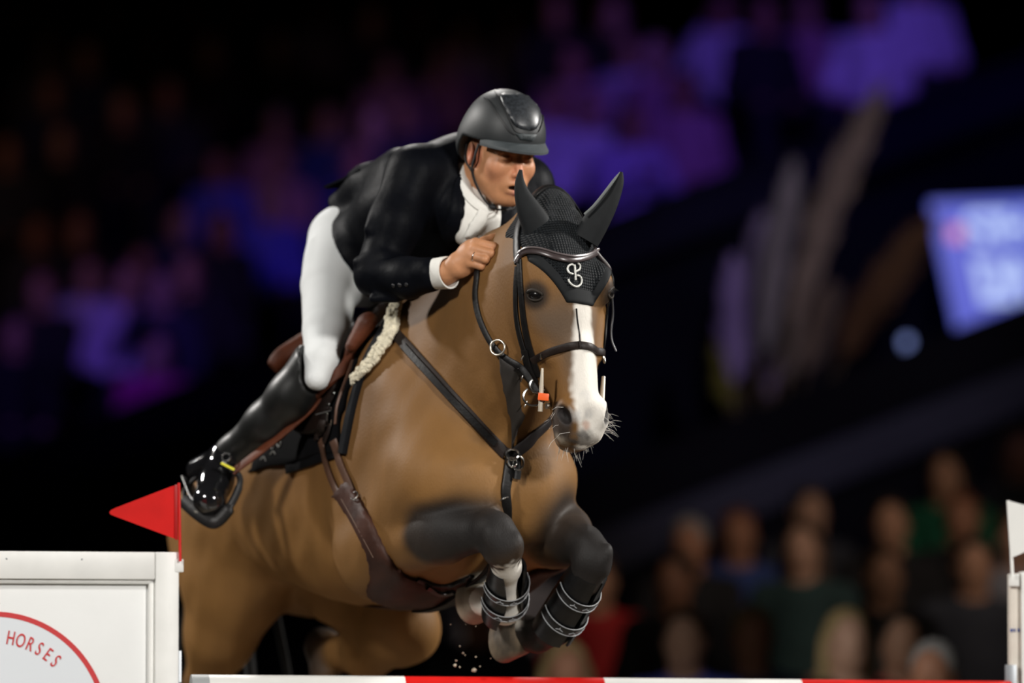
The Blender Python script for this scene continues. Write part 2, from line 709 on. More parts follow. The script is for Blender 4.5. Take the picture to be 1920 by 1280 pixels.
# head
hp(HEAD, .05)
for sd in (1, -1):
    hp(Ell(HH(.195, .005, .078 * sd), (.05, .042, .030), fr3(HD, HF)), .03)          # brow over the eye
    hp(Cone(HH(.25, -.045, .086 * sd), .016, HH(.37, -.035, .064 * sd), .012), .03)    # facial crest
    hp(Ell(HH(.26, -.15, .060 * sd), (.085, .07, .030), fr3(HD, HF)), .04)             # cheek
    hp(Ell(HH(.532, -.012, .043 * sd), (.040, .036, .027), fr3(HD, HF)), .03)          # nostril wing
hp(Cone(HH(.36, .012, 0), .022, HH(.5, .006, 0), .022), .03)                           # nose bone
hp(Ell(HH(.578, -.052, 0), (.028, .05, .050), fr3(HD, HF)), .03)                       # upper lip
hp(Ell(HH(.572, -.112, 0), (.034, .032, .040), fr3(HD, HF)), .025)                     # lower lip and chin
for sd in (1, -1):
    hp(Cone(HH(.58, -.088, .056 * sd), .006, HH(.525, -.105, .066 * sd), .005), .012, 's')   # mouth line
    hp(Ell(HH(.536, .010, .066 * sd), (.030, .023, .018), fr3(HD - HR * .55 * sd + HF * .1, HF + HR * .9 * sd)), .010, 's')   # nostril

# ears under the bonnet
hp(Cone(P(1018, 440, -.225), .016, P(990, 392, -.245), .006), .02)
hp(Cone(P(1100, 440, -.225), .015, P(1134, 390, -.235), .006), .02)

# shoulders and breast muscles
for sd in (1, -1):
    q_ = 1 if sd > 0 else .60
    hp(Cone(HB(0.36, .13 * sd * q_, .86), .085, HB(0.08, .155 * sd * q_, .54), .110), .14)
    hp(Ell(HB(0.025, .080 * sd * (q_ * .5 + .5), .50), (.10, .085, .13), fr3(UH, RH)), .035)
    hp(Cone(HB(0.08, .165 * sd * q_, .54), .11, HB(0.34, .19 * sd * (q_ * .5 + .5), .36), .115), .08)
    hp(Ell(HB(0.40, .20 * sd, .55), (.16, .095, .27), fr3(UH + ZV * .25, RH)), .06)

# right foreleg, folded
RE, RK, RF = P(735, 1020, .13), P(940, 1003, -.17), P(944, 1142, .03)
hp(Cone(HB(.36, .19, .34), .110, RE, .100), .05)
hp(Cone(RE, .092, P(826, 1000, -.06), .080), .014)
hp(Cone(P(775, 982, .02), .058, P(850, 988, -.09), .050), .02)
hp(Cone(P(826, 1000, -.06), .078, P(905, 996, -.14), .050), .02)
hp(Ell(P(928, 996, -.155), (.053, .055, .053)), .03)
hp(Ell(P(948, 1018, -.175), (.044, .042, .046)), .02)
hp(Ell(P(930, 1030, -.165), (.034, .036, .034)), .02)
hp(Ell(P(966, 1020, -.195), (.020, .020, .028)), .012)
hp(Ell(P(921, 1008, -.20), (.022, .016, .030)), .015)
hp(Cone(P(946, 1036, -.165), .042, P(951, 1064, -.12), .033), .03)
hp(Cone(P(950, 1062, -.12), .034, P(947, 1120, -.01), .031), .03)
hp(Cone(P(947, 1120, -.01), .031, RF, .042), .03)
hp(Cone(RF, .040, P(916, 1128, .10), .036), .025)
hp(Cone(P(916, 1128, .10), .036, P(902, 1122, .125), .044), .025)
# left foreleg
LE, LK, LF = P(1012, 1000, .33), P(1113, 1034, -.10), P(1040, 1176, .05)
hp(Cone(HB(.32, -.14, .38), .10, LE, .095), .05)
hp(Cone(LE, .096, P(1048, 1002, .10), .082), .018)
hp(Cone(P(1048, 1002, .12), .082, P(1090, 1018, -.04), .054), .035)
hp(Ell(P(1106, 1026, -.08), (.048, .050, .046)), .03)
hp(Ell(P(1122, 1042, -.105), (.038, .040, .044)), .02)
hp(Ell(P(1138, 1034, -.125), (.018, .018, .024)), .012)
hp(Ell(P(1132, 1066, -.11), (.016, .016, .020)), .012)
hp(Ell(P(1098, 1050, -.10), (.032, .030, .036)), .02)
hp(Cone(P(1112, 1056, -.095), .042, P(1100, 1088, -.07), .034), .03)
hp(Cone(P(1098, 1085, -.07), .036, P(1058, 1148, .015), .032), .03)
hp(Cone(P(1058, 1148, .015), .032, LF, .043), .03)
hp(Cone(LF, .042, P(1008, 1192, .10), .040), .025)
hp(Cone(P(1008, 1192, .10), .040, P(988, 1188, .12), .050), .025)

# hindquarters; the right hind pushes down behind the wing, the left is drawn up under the belly
hp(Ell(HB(1.40, .115, .42), (.23, .145, .22), fr3(UH + ZV * .3, RH)), .10)
hp(Ell(HB(1.40, -.115, .42), (.23, .145, .22), fr3(UH + ZV * .3, RH)), .10)
hp(Cone(P(425, 1000, 1.24), .135, P(440, 1090, 1.18), .125), .09)
hp(Cone(P(440, 1090, 1.18), .120, P(412, 1190, 1.24), .088), .07)
hp(Cone(P(470, 1090, 1.08), .075, P(425, 1180, 1.20), .075), .06)
hp(Cone(P(412, 1190, 1.24), .088, P(382, 1290, 1.36), .055), .06)
hp(Cone(P(382, 1290, 1.36), .055, P(368, 1340, 1.42), .052), .04)
hp(Cone(P(368, 1340, 1.42), .050, P(395, 1500, 1.40), .036), .04)
hp(Cone(P(395, 1500, 1.40), .036, P(400, 1530, 1.39), .045), .03)
hp(Cone(P(400, 1530, 1.39), .042, P(425, 1575, 1.33), .042), .03)
hp(Cone(HB(1.33, -.14, .44), .14, P(650, 1100, 1.12), .105), .06)
hp(Cone(P(650, 1100, 1.12), .105, P(752, 1176, .92), .104), .06)
hp(Cone(P(752, 1176, .92), .098, P(690, 1222, 1.08), .070), .04)
hp(Cone(P(690, 1222, 1.08), .070, P(630, 1222, 1.27), .046), .03)
hp(Ell(P(604, 1212, 1.31), (.046, .055, .052)), .025)
hp(Cone(P(606, 1216, 1.30), .045, P(612, 1330, 1.20), .036), .03)
hp(Cone(P(612, 1330, 1.20), .036, P(613, 1375, 1.17), .044), .03)
hp(Cone(P(613, 1375, 1.17), .042, P(622, 1418, 1.10), .042), .03)

HF_ = Field(axis(-1.25, .45, .0105, (-.12, .34), .0045), axis(-.62, 1.85, .0105, (-.5, -.10), .0045),
            axis(CAM_Z - .55, CAM_Z + 1.5, .0105, (CAM_Z + .56, CAM_Z + 1.26), .0045))
for q in horse_prims:
    HF_.apply(*q)
hv, hq = HF_.mesh()
hv = relax(hv, hq, 3)
del HF_
# faint unevenness of muscle and tendon under the skin
_fn = np.cross(hv[hq[:, 2]] - hv[hq[:, 0]], hv[hq[:, 3]] - hv[hq[:, 1]])
_vn = np.zeros_like(hv)
for _c in range(4):
    for _k in range(3):
        _vn[:, _k] += np.bincount(hq[:, _c], _fn[:, _k], len(hv))
_vn /= np.linalg.norm(_vn, axis=1)[:, None] + 1e-12
_w = [np.random.default_rng(50 + i) for i in range(1)][0]
_d = np.zeros(len(hv))
for _i in range(14):
    _kv = _w.normal(size=3) * _w.uniform(14, 34)
    _d += np.sin(hv @ _kv + _w.uniform(0, 6.28)) / 14
_d *= 1 - sstep(.0, .12, -(hv[:, 1] + .10))
hv = hv + _vn * (_d * .0075)[:, None]
horse_me = quadmesh('horse', hv, hq)


hbvh = BVHTree.FromPolygons([tuple(v) for v in hv], [tuple(q) for q in hq.tolist()])


def hit(px, py, bvh=None, off=0.0):
    """where a sight line of the photograph meets the horse: point, normal"""
    d = ray(px, py)
    d = d / np.linalg.norm(d)
    h = (bvh or hbvh).ray_cast(Vector(CAMP), Vector(d))
    if h[0] is None:
        return None
    n = np.array(h[1])
    if n @ d > 0:
        n = -n
    return np.array(h[0]) + n * off, n


_e, _en = hit(1002, 553)
_e = _e - H0
EYE_ABC = (_e @ HD, _e @ HF, _e @ HR)
EYE_N = (_en @ HD, _en @ HF, _en @ HR)


def eye_at(sd, out=0.0):
    q = HH(EYE_ABC[0], EYE_ABC[1], EYE_ABC[2] * sd)
    if sd < 0:
        q = np.array(hbvh.find_nearest(Vector(q))[0])
    return q + eye_n(sd) * out


def eye_n(sd):
    return nrm(HD * EYE_N[0] + HF * EYE_N[1] + HR * EYE_N[2] * sd)


def ellmask(p, c, r, frame=None, soft=.35):
    fr = np.eye(3) if frame is None else frame
    l = ((p - np.array(c)) @ np.array(fr).T) / np.array(r)
    return 1 - sstep(1 - soft, 1 + soft, np.sqrt((l * l).sum(1)))


def segmask(p, a, b, r, soft=.25):
    a, b = np.array(a), np.array(b)
    t = np.clip(((p - a) @ (b - a)) / ((b - a) @ (b - a)), 0, 1)
    d = np.linalg.norm(p - a - t[:, None] * (b - a), axis=1)
    return 1 - sstep(r * (1 - soft), r * (1 + soft), d)


def vnoise(p, sc, seed=0):
    """cheap smooth noise from sines, -1..1"""
    r_ = np.random.default_rng(seed)
    o = np.zeros(len(p))
    for i in range(5):
        k = r_.normal(size=3) * sc * (1 + .35 * i)
        o += np.sin(p @ k + r_.uniform(0, 6.28)) / 5
    return o * 1.6


BAY = np.array([.250, .126, .040])
BAY2 = np.array([.125, .060, .021])
DARK = np.array([.017, .0155, .015])
WHT = np.array([.80, .76, .69])
GREY = np.array([.13, .115, .10])
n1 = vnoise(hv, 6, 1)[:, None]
top_shade = sstep(.30, .95, hv[:, 2] - CAM_Z)[:, None] * (1 - .6 * sstep(.15, -.2, hv[:, 1]))[:, None]  # rider's shadow and weaker light on the upper trunk, painted into the coat
hc = BAY + (BAY2 - BAY) * np.clip(.25 + .35 * n1 + .6 * top_shade, 0, 1)


def paint(maskv, col, f=1.0):
    global hc
    hc = hc + (np.array(col) - hc) * (np.clip(maskv, 0, 1) * f)[:, None]


# dark points: forearms, knees, cannons, hocks
jn = vnoise(hv, 60, 3) * .12
for segs in ([(P(800, 1003, -.12), P(850, 1001, -.15), .082), (P(850, 985, -.10), P(940, 1000, -.17), .086), (RK, RF, .085)],
             [(P(1062, 985, .03), P(1113, 1034, -.10), .105), (LK, LF, .09), (LF, P(988, 1188, .12), .085)],
             [(P(600, 1205, 1.31), P(612, 1420, 1.2), .075)], [(P(372, 1330, 1.40), P(410, 1600, 1.4), .12)]):
    for a, b, r in segs:
        paint(segmask(hv, a, b, r, .30 if b[0] < P(900, 1000, 0)[0] and b[2] > CAM_Z + .2 else .40), DARK, .93)
# white sock of the right foreleg
low = sstep(.0, .02, (P(945, 1056, -.14)[2] - hv[:, 2]) + .012 * vnoise(hv, 120, 5) + .05 * (hv[:, 0] - P(945, 1056, -.14)[0]) / .05 * .3)
paint(segmask(hv, P(948, 1050, -.15), RF, .075, .1) * low, WHT)
paint(segmask(hv, RF, P(902, 1122, .125), .075, .1), WHT)
# head markings
ha = (hv - H0) @ HD
hb = (hv - H0) @ HF
hcx = (hv - H0) @ HR
hm = (np.abs(hcx) < .16) & (ha > -.06) & (ha < .68) & (hb > -.26) & (hb < .12)
hmf = hm.astype(float)
paint(hmf * sstep(.20, .30, ha) * sstep(-.03, .03, hb) * (1 - sstep(.40, .5, ha)), GREY, .55)        # grey-brown face
for sd in (1, -1):
    paint(ellmask(hv, eye_at(sd), (.036, .040, .04), fr3(HD, HF), .35), DARK, .88)
edge = .012 * vnoise(hv, 70, 9)
blz = np.interp(ha, [.05, .16, .30, .38, .45, .52, .60], [.02, .026, .027, .036, .048, .056, .04])
blc = np.interp(ha, [.0, .3, .45, .60], [-.0, -.006, -.014, -.022])
paint(hmf * (1 - sstep(-.008, .008, np.abs(hcx - blc) - blz + edge * .18)) * sstep(-.075, -.045, hb), WHT)
paint(hmf * sstep(.565, .60, ha + .3 * edge) * (1 - sstep(-.02, .01, hcx - .0)) * 0, GREY)
paint(ellmask(hv, HH(.582, -.045, .0), (.03, .035, .045), fr3(HD, HF), .4) * (vnoise(hv, 70, 14) > -.35), np.array([.09, .08, .075]), .85)
paint(ellmask(hv, HH(.555, -.03, .064), (.055, .055, .032), fr3(HD, HF), .35), np.array([.045, .040, .038]), .9)
for sd in (1, -1):
    paint(ellmask(hv, HH(.536, .002, .061 * sd), (.033, .026, .018), fr3(HD - HR * .55 * sd + HF * .1, HF + HR * .9 * sd), .3), np.array([.012, .010, .010]), .95)
paint(ellmask(hv, HH(.58, -.115, 0), (.03, .045, .05), fr3(HD, HF), .4), np.array([.42, .38, .32]), .7)
for _px, _py, _r, _col, _f in ((1094, 818, .022, (.10, .092, .085), .85), (1078, 822, .018, (.085, .08, .075), .8), (1098, 797, .012, (.50, .30, .22), .7), (1083, 780, .016, (.42, .42, .41), .6),
                               (1076, 770, .016, (.36, .36, .35), .6), (1104, 775, .012, (.50, .50, .49), .5), (1098, 742, .016, (.58, .57, .55), .5), (1052, 828, .022, (.55, .48, .38), .6)):
    _h = hit(_px, _py)
    if _h is not None:
        paint(ellmask(hv, _h[0], (_r, _r, _r), None, .5) * np.clip(.75 + .8 * vnoise(hv, 90, int(_px)), 0, 1), np.array(_col), _f)
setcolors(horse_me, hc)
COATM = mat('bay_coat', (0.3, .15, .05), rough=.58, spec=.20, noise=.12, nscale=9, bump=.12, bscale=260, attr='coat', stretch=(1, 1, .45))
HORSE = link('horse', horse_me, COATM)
tag(HORSE, 'bay horse with a white blaze jumping over the striped pole', 'horse')
# ------------------------------------------------------------------ things laid on a surface
from mathutils.geometry import delaunay_2d_cdt


def bvh_of(objs):
    vs, fs = [], []
    for o in objs:
        n = len(vs)
        vs += [v.co.copy() for v in o.data.vertices]
        fs += [[i + n for i in p.vertices] for p in o.data.polygons]
    return BVHTree.FromPolygons(vs, fs)


def lay(pts, bvh, off):
    """drop picture points on a surface; a miss takes the nearest point of the surface"""
    out, last = [], None
    for px, py in pts:
        h = hit(px, py, bvh, off)
        if h is None:
            y = last[1] if last is not None else 0.2
            q = P(px, py, y)
            nr = bvh.find_nearest(Vector(q))
            p0 = np.array(nr[0])
            n = np.array(nr[1])
            h = (p0 + n * off, n)
        out.append(h)
        last = h[0]
    return [q[0] for q in out], [q[1] for q in out]


def smooth_path(p, it=2, closed=False):
    p = [np.array(q) for q in p]
    for _ in range(it):
        q = list(p)
        for i in range(1, len(p) - 1):
            q[i] = (p[i - 1] + 2 * p[i] + p[i + 1]) / 4
        p = q
    return p


def strap(mb, path, width, thick, bvh, off=None, n=6, sm=2, seg=8):
    """a flat strap lying on a surface along a line of the photograph"""
    pts, nn = lay(crom(path, n), bvh, thick * .6 if off is None else off)
    pts, nn = smooth_path(pts, sm), smooth_path(nn, sm)
    ribbon(mb, pts, nn, width, thick)
    return pts, nn


def ribbon(mb, pts, nn, width, thick):
    pr = [(-1, -.6), (-.8, -1), (.8, -1), (1, -.6), (1, .6), (.8, 1), (-.8, 1), (-1, .6)]
    vs, fs = [], []
    m = len(pts)
    ws = [width] * m if np.isscalar(width) else width
    for i in range(m):
        t = nrm(pts[min(i + 1, m - 1)] - pts[max(i - 1, 0)])
        n = np.array(nn[i])
        n = nrm(n - t * (n @ t))
        w = np.cross(t, n)
        for a, b in pr:
            vs.append(pts[i] + w * a * ws[i] * .5 + n * b * thick * .5)
    for i in range(m - 1):
        for k in range(8):
            fs.append((i * 8 + k, i * 8 + (k + 1) % 8, (i + 1) * 8 + (k + 1) % 8, (i + 1) * 8 + k))
    fs.append(tuple(range(8)))
    fs.append(tuple((m - 1) * 8 + k for k in range(8)))
    mb.add(vs, fs)


def inpoly(x, y, poly):
    c = False
    j = len(poly) - 1
    for i in range(len(poly)):
        if (poly[i][1] > y) != (poly[j][1] > y) and x < (poly[j][0] - poly[i][0]) * (y - poly[i][1]) / (poly[j][1] - poly[i][1] + 1e-12) + poly[i][0]:
            c = not c
        j = i
    return c


def patch(mb, poly, bvh, off, thick, step=8.0, smooth_poly=True, dome=0.0, sm=0):
    """a sheet of leather or cloth lying on a surface, its outline given in the photograph"""
    ol = []
    n = len(poly)
    if smooth_poly:
        pp = [np.array(q, float) for q in poly]
        cl = crom([pp[-1]] + pp + [pp[0], pp[1]], 6)
        cl = cl[6:-6]
        poly = [tuple(q) for q in cl[:-1]]
        n = len(poly)
    for i in range(n):
        a, b = np.array(poly[i], float), np.array(poly[(i + 1) % n], float)
        m = max(1, int(round(np.linalg.norm(b - a) / step)))
        ol += [a + (b - a) * k / m for k in range(m)]
    nb = len(ol)
    xs, ys = [q[0] for q in ol], [q[1] for q in ol]
    pts = list(ol)
    for x in np.arange(min(xs) + step * .5, max(xs), step):
        for y in np.arange(min(ys) + step * .5, max(ys), step):
            if inpoly(x, y, ol) and min(abs(x - q[0]) + abs(y - q[1]) for q in ol) > step * .6:
                pts.append(np.array((x, y)))
    r = delaunay_2d_cdt([Vector(q) for q in pts], [(i, (i + 1) % nb) for i in range(nb)], [], 1, 1e-4)
    v2, f2 = r[0], r[2]
    p3, n3 = lay([(q.x, q.y) for q in v2], bvh, 0.0)
    p3, n3 = np.array(p3), np.array(n3)
    nv = len(p3)
    if sm:
        nbv = [set() for _ in range(nv)]
        for f in f2:
            for a in f:
                nbv[a].update(f)
        for _ in range(sm):
            p3 = np.array([p3[list(s)].mean(0) for s in nbv])
            n3 = np.array([n3[list(s)].mean(0) for s in nbv])
    n3 /= np.linalg.norm(n3, axis=1)[:, None]
    cnt = {}
    for f in f2:
        for i in range(len(f)):
            e = (f[i], f[(i + 1) % len(f)])
            cnt[frozenset(e)] = cnt.get(frozenset(e), []) + [e]
    border = [v[0] for v in cnt.values() if len(v) == 1]
    bset = {i for e in border for i in e}
    hgt = np.full(nv, off + thick)
    if bset:
        hgt[list(bset)] = off + thick * .55
    top = p3 + n3 * hgt[:, None]
    bot = p3 + n3 * (off - .004)
    fs = [tuple(f) for f in f2] + [tuple(i + nv for i in reversed(f)) for f in f2]
    fs += [(b, a, a + nv, b + nv) for a, b in border]
    mb.add(list(top) + list(bot), fs)
    return top


def ringpts(c, ax1, ax2, r1, r2=None, n=24, a0=0, a1=2 * PI):
    r2 = r2 or r1
    full = abs(a1 - a0 - 2 * PI) < 1e-6
    return [np.array(c) + nrm(ax1) * r1 * math.cos(a0 + (a1 - a0) * k / (n if full else n - 1)) + nrm(ax2) * r2 * math.sin(a0 + (a1 - a0) * k / (n if full else n - 1)) for k in range(n)]


class Fn:
    """implicit shape from a function inside a box"""

    def __init__(self, lo, hi, f):
        self.lo, self.hi, self.f = np.array(lo, float), np.array(hi, float), f

    def box(self):
        return self.lo, self.hi

    def d(self, x, y, z):
        return self.f(x, y, z)


def dot3(v, x, y, z, o=(0, 0, 0)):
    return (x - o[0]) * v[0] + (y - o[1]) * v[1] + (z - o[2]) * v[2]


def mirror(p):
    p = np.array(p, float)
    return p - 2 * ((p - C0) @ RH) * RH


SILV = mat('silver_metal', (.72, .71, .68), rough=.22, metal=1.0)


def surf(p, bvh=None):
    """nearest point of the horse, its outward normal, signed distance of p"""
    r = (bvh or hbvh).find_nearest(Vector(p))
    q, n = np.array(r[0]), np.array(r[1])
    return q, n, float((np.array(p) - q) @ n)


def on_horse(p, off, bvh=None):
    q, n, _ = surf(p, bvh)
    return q + n * off, n


def other_side(o, parent, bvh=None):
    """the same part on the horse's left side, lying on the hide as its right-hand twin does"""
    vs = np.array([v.co[:] for v in o.data.vertices])
    out = []
    for v in vs:
        d = surf(v, bvh)[2]
        m = mirror(v)
        if abs(d) < .07:
            q, n, _ = surf(m, bvh)
            m = q + n * d
        out.append(m)
    me = bpy.data.meshes.new(o.name)
    me.from_pydata([tuple(v) for v in out], [], [tuple(reversed(p.vertices[:])) for p in o.data.polygons])
    me.update()
    c = link(o.name.split('.')[0], me, o.data.materials[0])
    return keep(c, parent)


def head_twin(p, off, bvh):
    """mirror a point of the head in its middle plane and lay it on the hide"""
    r = np.array(p) - H0
    return on_horse(HH(r @ HD, r @ HF, -(r @ HR)), off, bvh)
# ================================================================== finer parts of the horse
HOOFM = mat('hoof_horn', (.20, .15, .10), rough=.5, noise=.8, nscale=25, color2=(.03, .028, .025), bump=.2, bscale=40, stretch=(1, 1, .3))
HOOFP = mat('pale_hoof_horn', (.42, .36, .27), rough=.5, noise=.7, nscale=22, color2=(.12, .10, .075), bump=.2, bscale=40, stretch=(1, 1, .3))
EYEM = mat('dark_eye', (.006, .005, .005), rough=.22, spec=.5)
BLKHAIR = mat('black_horse_hair', (.007, .0065, .006), spec=.2, rough=.6, noise=.4, nscale=60)
PALEHAIR = mat('pale_whisker', (.55, .52, .48), rough=.5)


def hoof(cor, sole, r0, r1, toe, m):
    ax = nrm(np.array(sole) - np.array(cor))
    t = nrm(np.array(toe) - ax * (np.array(toe) @ ax))
    w = np.cross(ax, t)
    L = np.linalg.norm(np.array(sole) - np.array(cor))
    mb = MB()
    prof = [(-.012, r0 * .80), (0, r0), (.25, r0 + (r1 - r0) * .28), (.6, r0 + (r1 - r0) * .62), (1, r1), (1.03, r1 * .96), (1.0, r1 * .80), (.86, r1 * .55), (.82, .001)]
    vs, fs = [], []
    n = 28
    for j, (s, r) in enumerate(prof):
        s_ = s if s < 0 else s * L
        for k in range(n):
            a = 2 * PI * k / n
            ex = 1.0 + .16 * math.cos(a) * (s_ / L if s_ > 0 else 0)
            slant = -.012 * math.cos(a) if s > 0 and s < .9 else 0
            vs.append(np.array(cor) + ax * (s_ + slant * 0) + t * r * ex * math.cos(a) + w * r * .95 * math.sin(a))
    for j in range(len(prof) - 1):
        for k in range(n):
            fs.append((j * n + k, j * n + (k + 1) % n, (j + 1) * n + (k + 1) % n, (j + 1) * n + k))
    mb.add(vs, fs)
    return mb.build('hoof', m, HORSE)


hoof(P(906, 1121, .115), P(896, 1119, .168), .047, .064, P(890, 1170, .10) - P(902, 1122, .125), HOOFP)
hoof(P(984, 1190, .118), P(950, 1194, .165), .050, .066, P(960, 1240, .05) - P(986, 1188, .122), HOOFM)
hoof(P(426, 1578, 1.33), P(440, 1612, 1.29), .050, .062, UH, HOOFM)
hoof(P(622, 1420, 1.10), P(630, 1452, 1.05), .050, .062, UH, HOOFM)
for sd in (1, -1):
    n_ = eye_n(sd)
    lg = nrm(HF - HR * sd * .5 + HD * .45)                  # from corner to corner of the lids
    lg = nrm(lg - n_ * (lg @ n_))
    ud_ = np.cross(n_, lg)
    if ud_ @ HD > 0:
        ud_ = -ud_
    c = eye_at(sd, -.011 if sd > 0 else -.014)
    e = MB()
    e.ell(c, (.0225, .0165, .0175), np.array([lg, ud_, n_]), 22, 14)
    e.build('eye', EYEM, HORSE)
    for s2, hh, rr in ((1, .0125, .0055), (-1, .0135, .0035)):
        el = MB()
        pts = [c + lg * .0235 * math.cos(a) + ud_ * s2 * hh * math.sin(a) + n_ * (.0085 + .0035 * math.sin(a)) for a in np.linspace(.0, PI, 13)]
        el.tube(pts, [rr * (.35 + .65 * math.sin(PI * k / 12) ** .6) if 0 < k < 12 else .001 for k in range(13)], 8)
        el.build('eyelid', mat('dark_lid', (.030, .024, .019), rough=.6, spec=.2), HORSE)
    ls = MB()
    for k in range(12):
        a = .5 + 2.0 * k / 11
        b0 = c + lg * .0235 * math.cos(a) + ud_ * .0125 * math.sin(a) + n_ * .013
        ls.tube([b0, b0 + n_ * .007 - ud_ * .002, b0 + n_ * .013 - ud_ * .006], [.0008, .0006, .0002], 4)
    ls.build('eyelashes', BLKHAIR, HORSE)
mn = MB()
crest = [HB(.50, 0, 1.035), HB(.36, .005, 1.04), HB(.2, .005, 1.05), P(930, 456, -.025), P(962, 438, -.09), HH(-.005, -.15, .005)]
cp = []
for q in crom(crest, 10):
    best = None
    for l_ in np.linspace(-.12, .12, 25):
        o_ = np.array(q) + RH * l_ + ZV * .4
        h_ = hbvh.ray_cast(Vector(o_), Vector((0, 0, -1)))
        if h_[0] is not None and (best is None or h_[0].z > best[2]):
            best = np.array(h_[0])
    cp.append((best if best is not None else np.array(q)) - ZV * .004)
cp = smooth_path(cp[:-4], 8)
mn.tube(cp, [.004 + .011 * math.sin(PI * min(1, max(0, k / (len(cp) - 1)))) ** .5 for k in range(len(cp))], 10, flat=(.55, 1.3))
rm = np.random.default_rng(3)
mn.build('mane', BLKHAIR, HORSE)
tl = MB()
t0 = HB(1.60, 0, .50)
for k in range(60):
    o = rm.normal(size=3) * np.array([.025, .025, .01])
    pts = [t0 + o * .4, t0 - UH * .10 + ZV * .02 + o, t0 - UH * .22 - ZV * .18 + o * 2, t0 - UH * .27 - ZV * .48 + o * 3, t0 - UH * .25 - ZV * .80 + o * 3.4]
    tl.tube(crom(pts, 4), [.013] * 13 + [.010, .008, .005, .002], 5)
tl.build('tail', BLKHAIR, HORSE)
wk = MB()
for k in range(70):
    sd = -1 if rm.random() < .62 else 1
    if rm.random() < .5:
        b0 = HH(rm.uniform(.51, .58), rm.uniform(-.07, .0), .058 * sd)
        dr = HR * sd + HD * rm.uniform(-.3, .9) + HF * rm.uniform(-.2, .5)
    else:
        b0 = HH(rm.uniform(.57, .60), rm.uniform(-.13, -.05), rm.uniform(-.035, .035))
        dr = HD + HR * rm.uniform(-.6, .6) + HF * rm.uniform(-.4, .3)
    l = rm.uniform(.018, .045)
    wk.tube([b0 - nrm(dr) * .02, b0 + nrm(dr) * l * .6, b0 + nrm(dr) * l + HD * .008], [.0007, .0006, .0002], 4)
wk.build('whiskers', PALEHAIR, HORSE)

# ================================================================== tack
DKLEATHER = mat('dark_brown_leather', (.016, .010, .008), rough=.5, spec=.22, noise=.3, nscale=40, bump=.08, bscale=120)
BLKLEATHER = mat('black_leather', (.005, .0045, .0045), rough=.45, spec=.3, noise=.3, nscale=40, bump=.08, bscale=120)
BRLEATHER = mat('red_brown_leather', (.082, .022, .009), rough=.55, spec=.18, noise=.35, nscale=18, bump=.08, bscale=90)
GIRTHM = mat('girth_leather', (.045, .019, .013), rough=.55, spec=.2, noise=.35, nscale=14, bump=.10, bscale=60)
FLAPM = mat('saddle_flap_leather', (.008, .0045, .0035), rough=.38, spec=.3, noise=.4, nscale=16, bump=.05, bscale=60)
PADM = mat('black_quilted_cloth', (.0025, .0025, .0032), spec=.12, rough=.9, noise=.3, nscale=30, bump=.25, bscale=160)
FLEECE = mat('cream_sheepskin', (.72, .66, .50), rough=.95, noise=.25, nscale=60, bump=.8, bscale=130)
BONM = mat('black_crochet', (.007, .009, .011), spec=.25, rough=.7, noise=.3, nscale=60)
EARM = mat('black_stretch_cloth', (.0075, .0088, .010), rough=.7, spec=.25, noise=.15, nscale=40)
CORD = mat('silver_cord', (.62, .62, .58), rough=.45, noise=.2, nscale=300)
ORANGE = mat('orange_rubber', (.90, .13, .02), rough=.45)
NICKEL = mat('pale_metal', (.60, .57, .50), rough=.3, metal=.9)


def stitch_bump(m, sx, sz, depth=.004):
    """rows of small knitted loops"""
    nt = m.node_tree
    b = nt.nodes['Principled BSDF']
    uv = nt.nodes.new('ShaderNodeAttribute')
    uv.attribute_name = 'knit'
    sp_ = nt.nodes.new('ShaderNodeSeparateXYZ')
    nt.links.new(uv.outputs['Vector'], sp_.inputs[0])
    outs = []
    for ch, sc in (('X', sx), ('Y', sz)):
        m1 = nt.nodes.new('ShaderNodeMath')
        m1.operation = 'MULTIPLY'
        m1.inputs[1].default_value = sc
        nt.links.new(sp_.outputs[ch], m1.inputs[0])
        s1 = nt.nodes.new('ShaderNodeMath')
        s1.operation = 'SINE'
        nt.links.new(m1.outputs[0], s1.inputs[0])
        ab = nt.nodes.new('ShaderNodeMath')
        ab.operation = 'ABSOLUTE'
        nt.links.new(s1.outputs[0], ab.inputs[0])
        outs.append(ab.outputs[0])
    mu = nt.nodes.new('ShaderNodeMath')
    mu.operation = 'MULTIPLY'
    nt.links.new(outs[0], mu.inputs[0])
    nt.links.new(outs[1], mu.inputs[1])
    bp = nt.nodes.new('ShaderNodeBump')
    bp.inputs['Strength'].default_value = 1.0
    bp.inputs['Distance'].default_value = depth
    nt.links.new(mu.outputs[0], bp.inputs['Height'])
    nt.links.new(bp.outputs['Normal'], b.inputs['Normal'])


stitch_bump(BONM, 420, 420)


def knit(o):
    v = np.array([q.co[:] for q in o.data.vertices])
    q = np.zeros((len(v), 3), np.float32)
    q[:, 0] = (v - H0) @ HR
    q[:, 1] = (v - H0) @ HD
    a = o.data.attributes.new('knit', 'FLOAT_VECTOR', 'POINT')
    a.data.foreach_set('vector', q.ravel())


# ---- ear bonnet
BONNET = empty('ear_bonnet', H0)
tag(BONNET, 'black crocheted ear bonnet with a silver emblem on the horse\'s forehead', 'ear bonnet')


def horse_shell(name, extra, region, step, material, parent):
    """a skin lying 'extra' above the horse's own surface, kept where 'region' is negative"""
    lo, hi = region.box()
    F = Field(*[np.arange(lo[i], hi[i], step) for i in range(3)])
    for q in horse_prims:
        F.apply(*q)
    F.F -= extra
    F.apply(region, .004, 'i')
    v, q = F.mesh()
    v = relax(v, q, 2)
    o = link(name, quadmesh(name, v, q), material)
    return keep(o, parent)


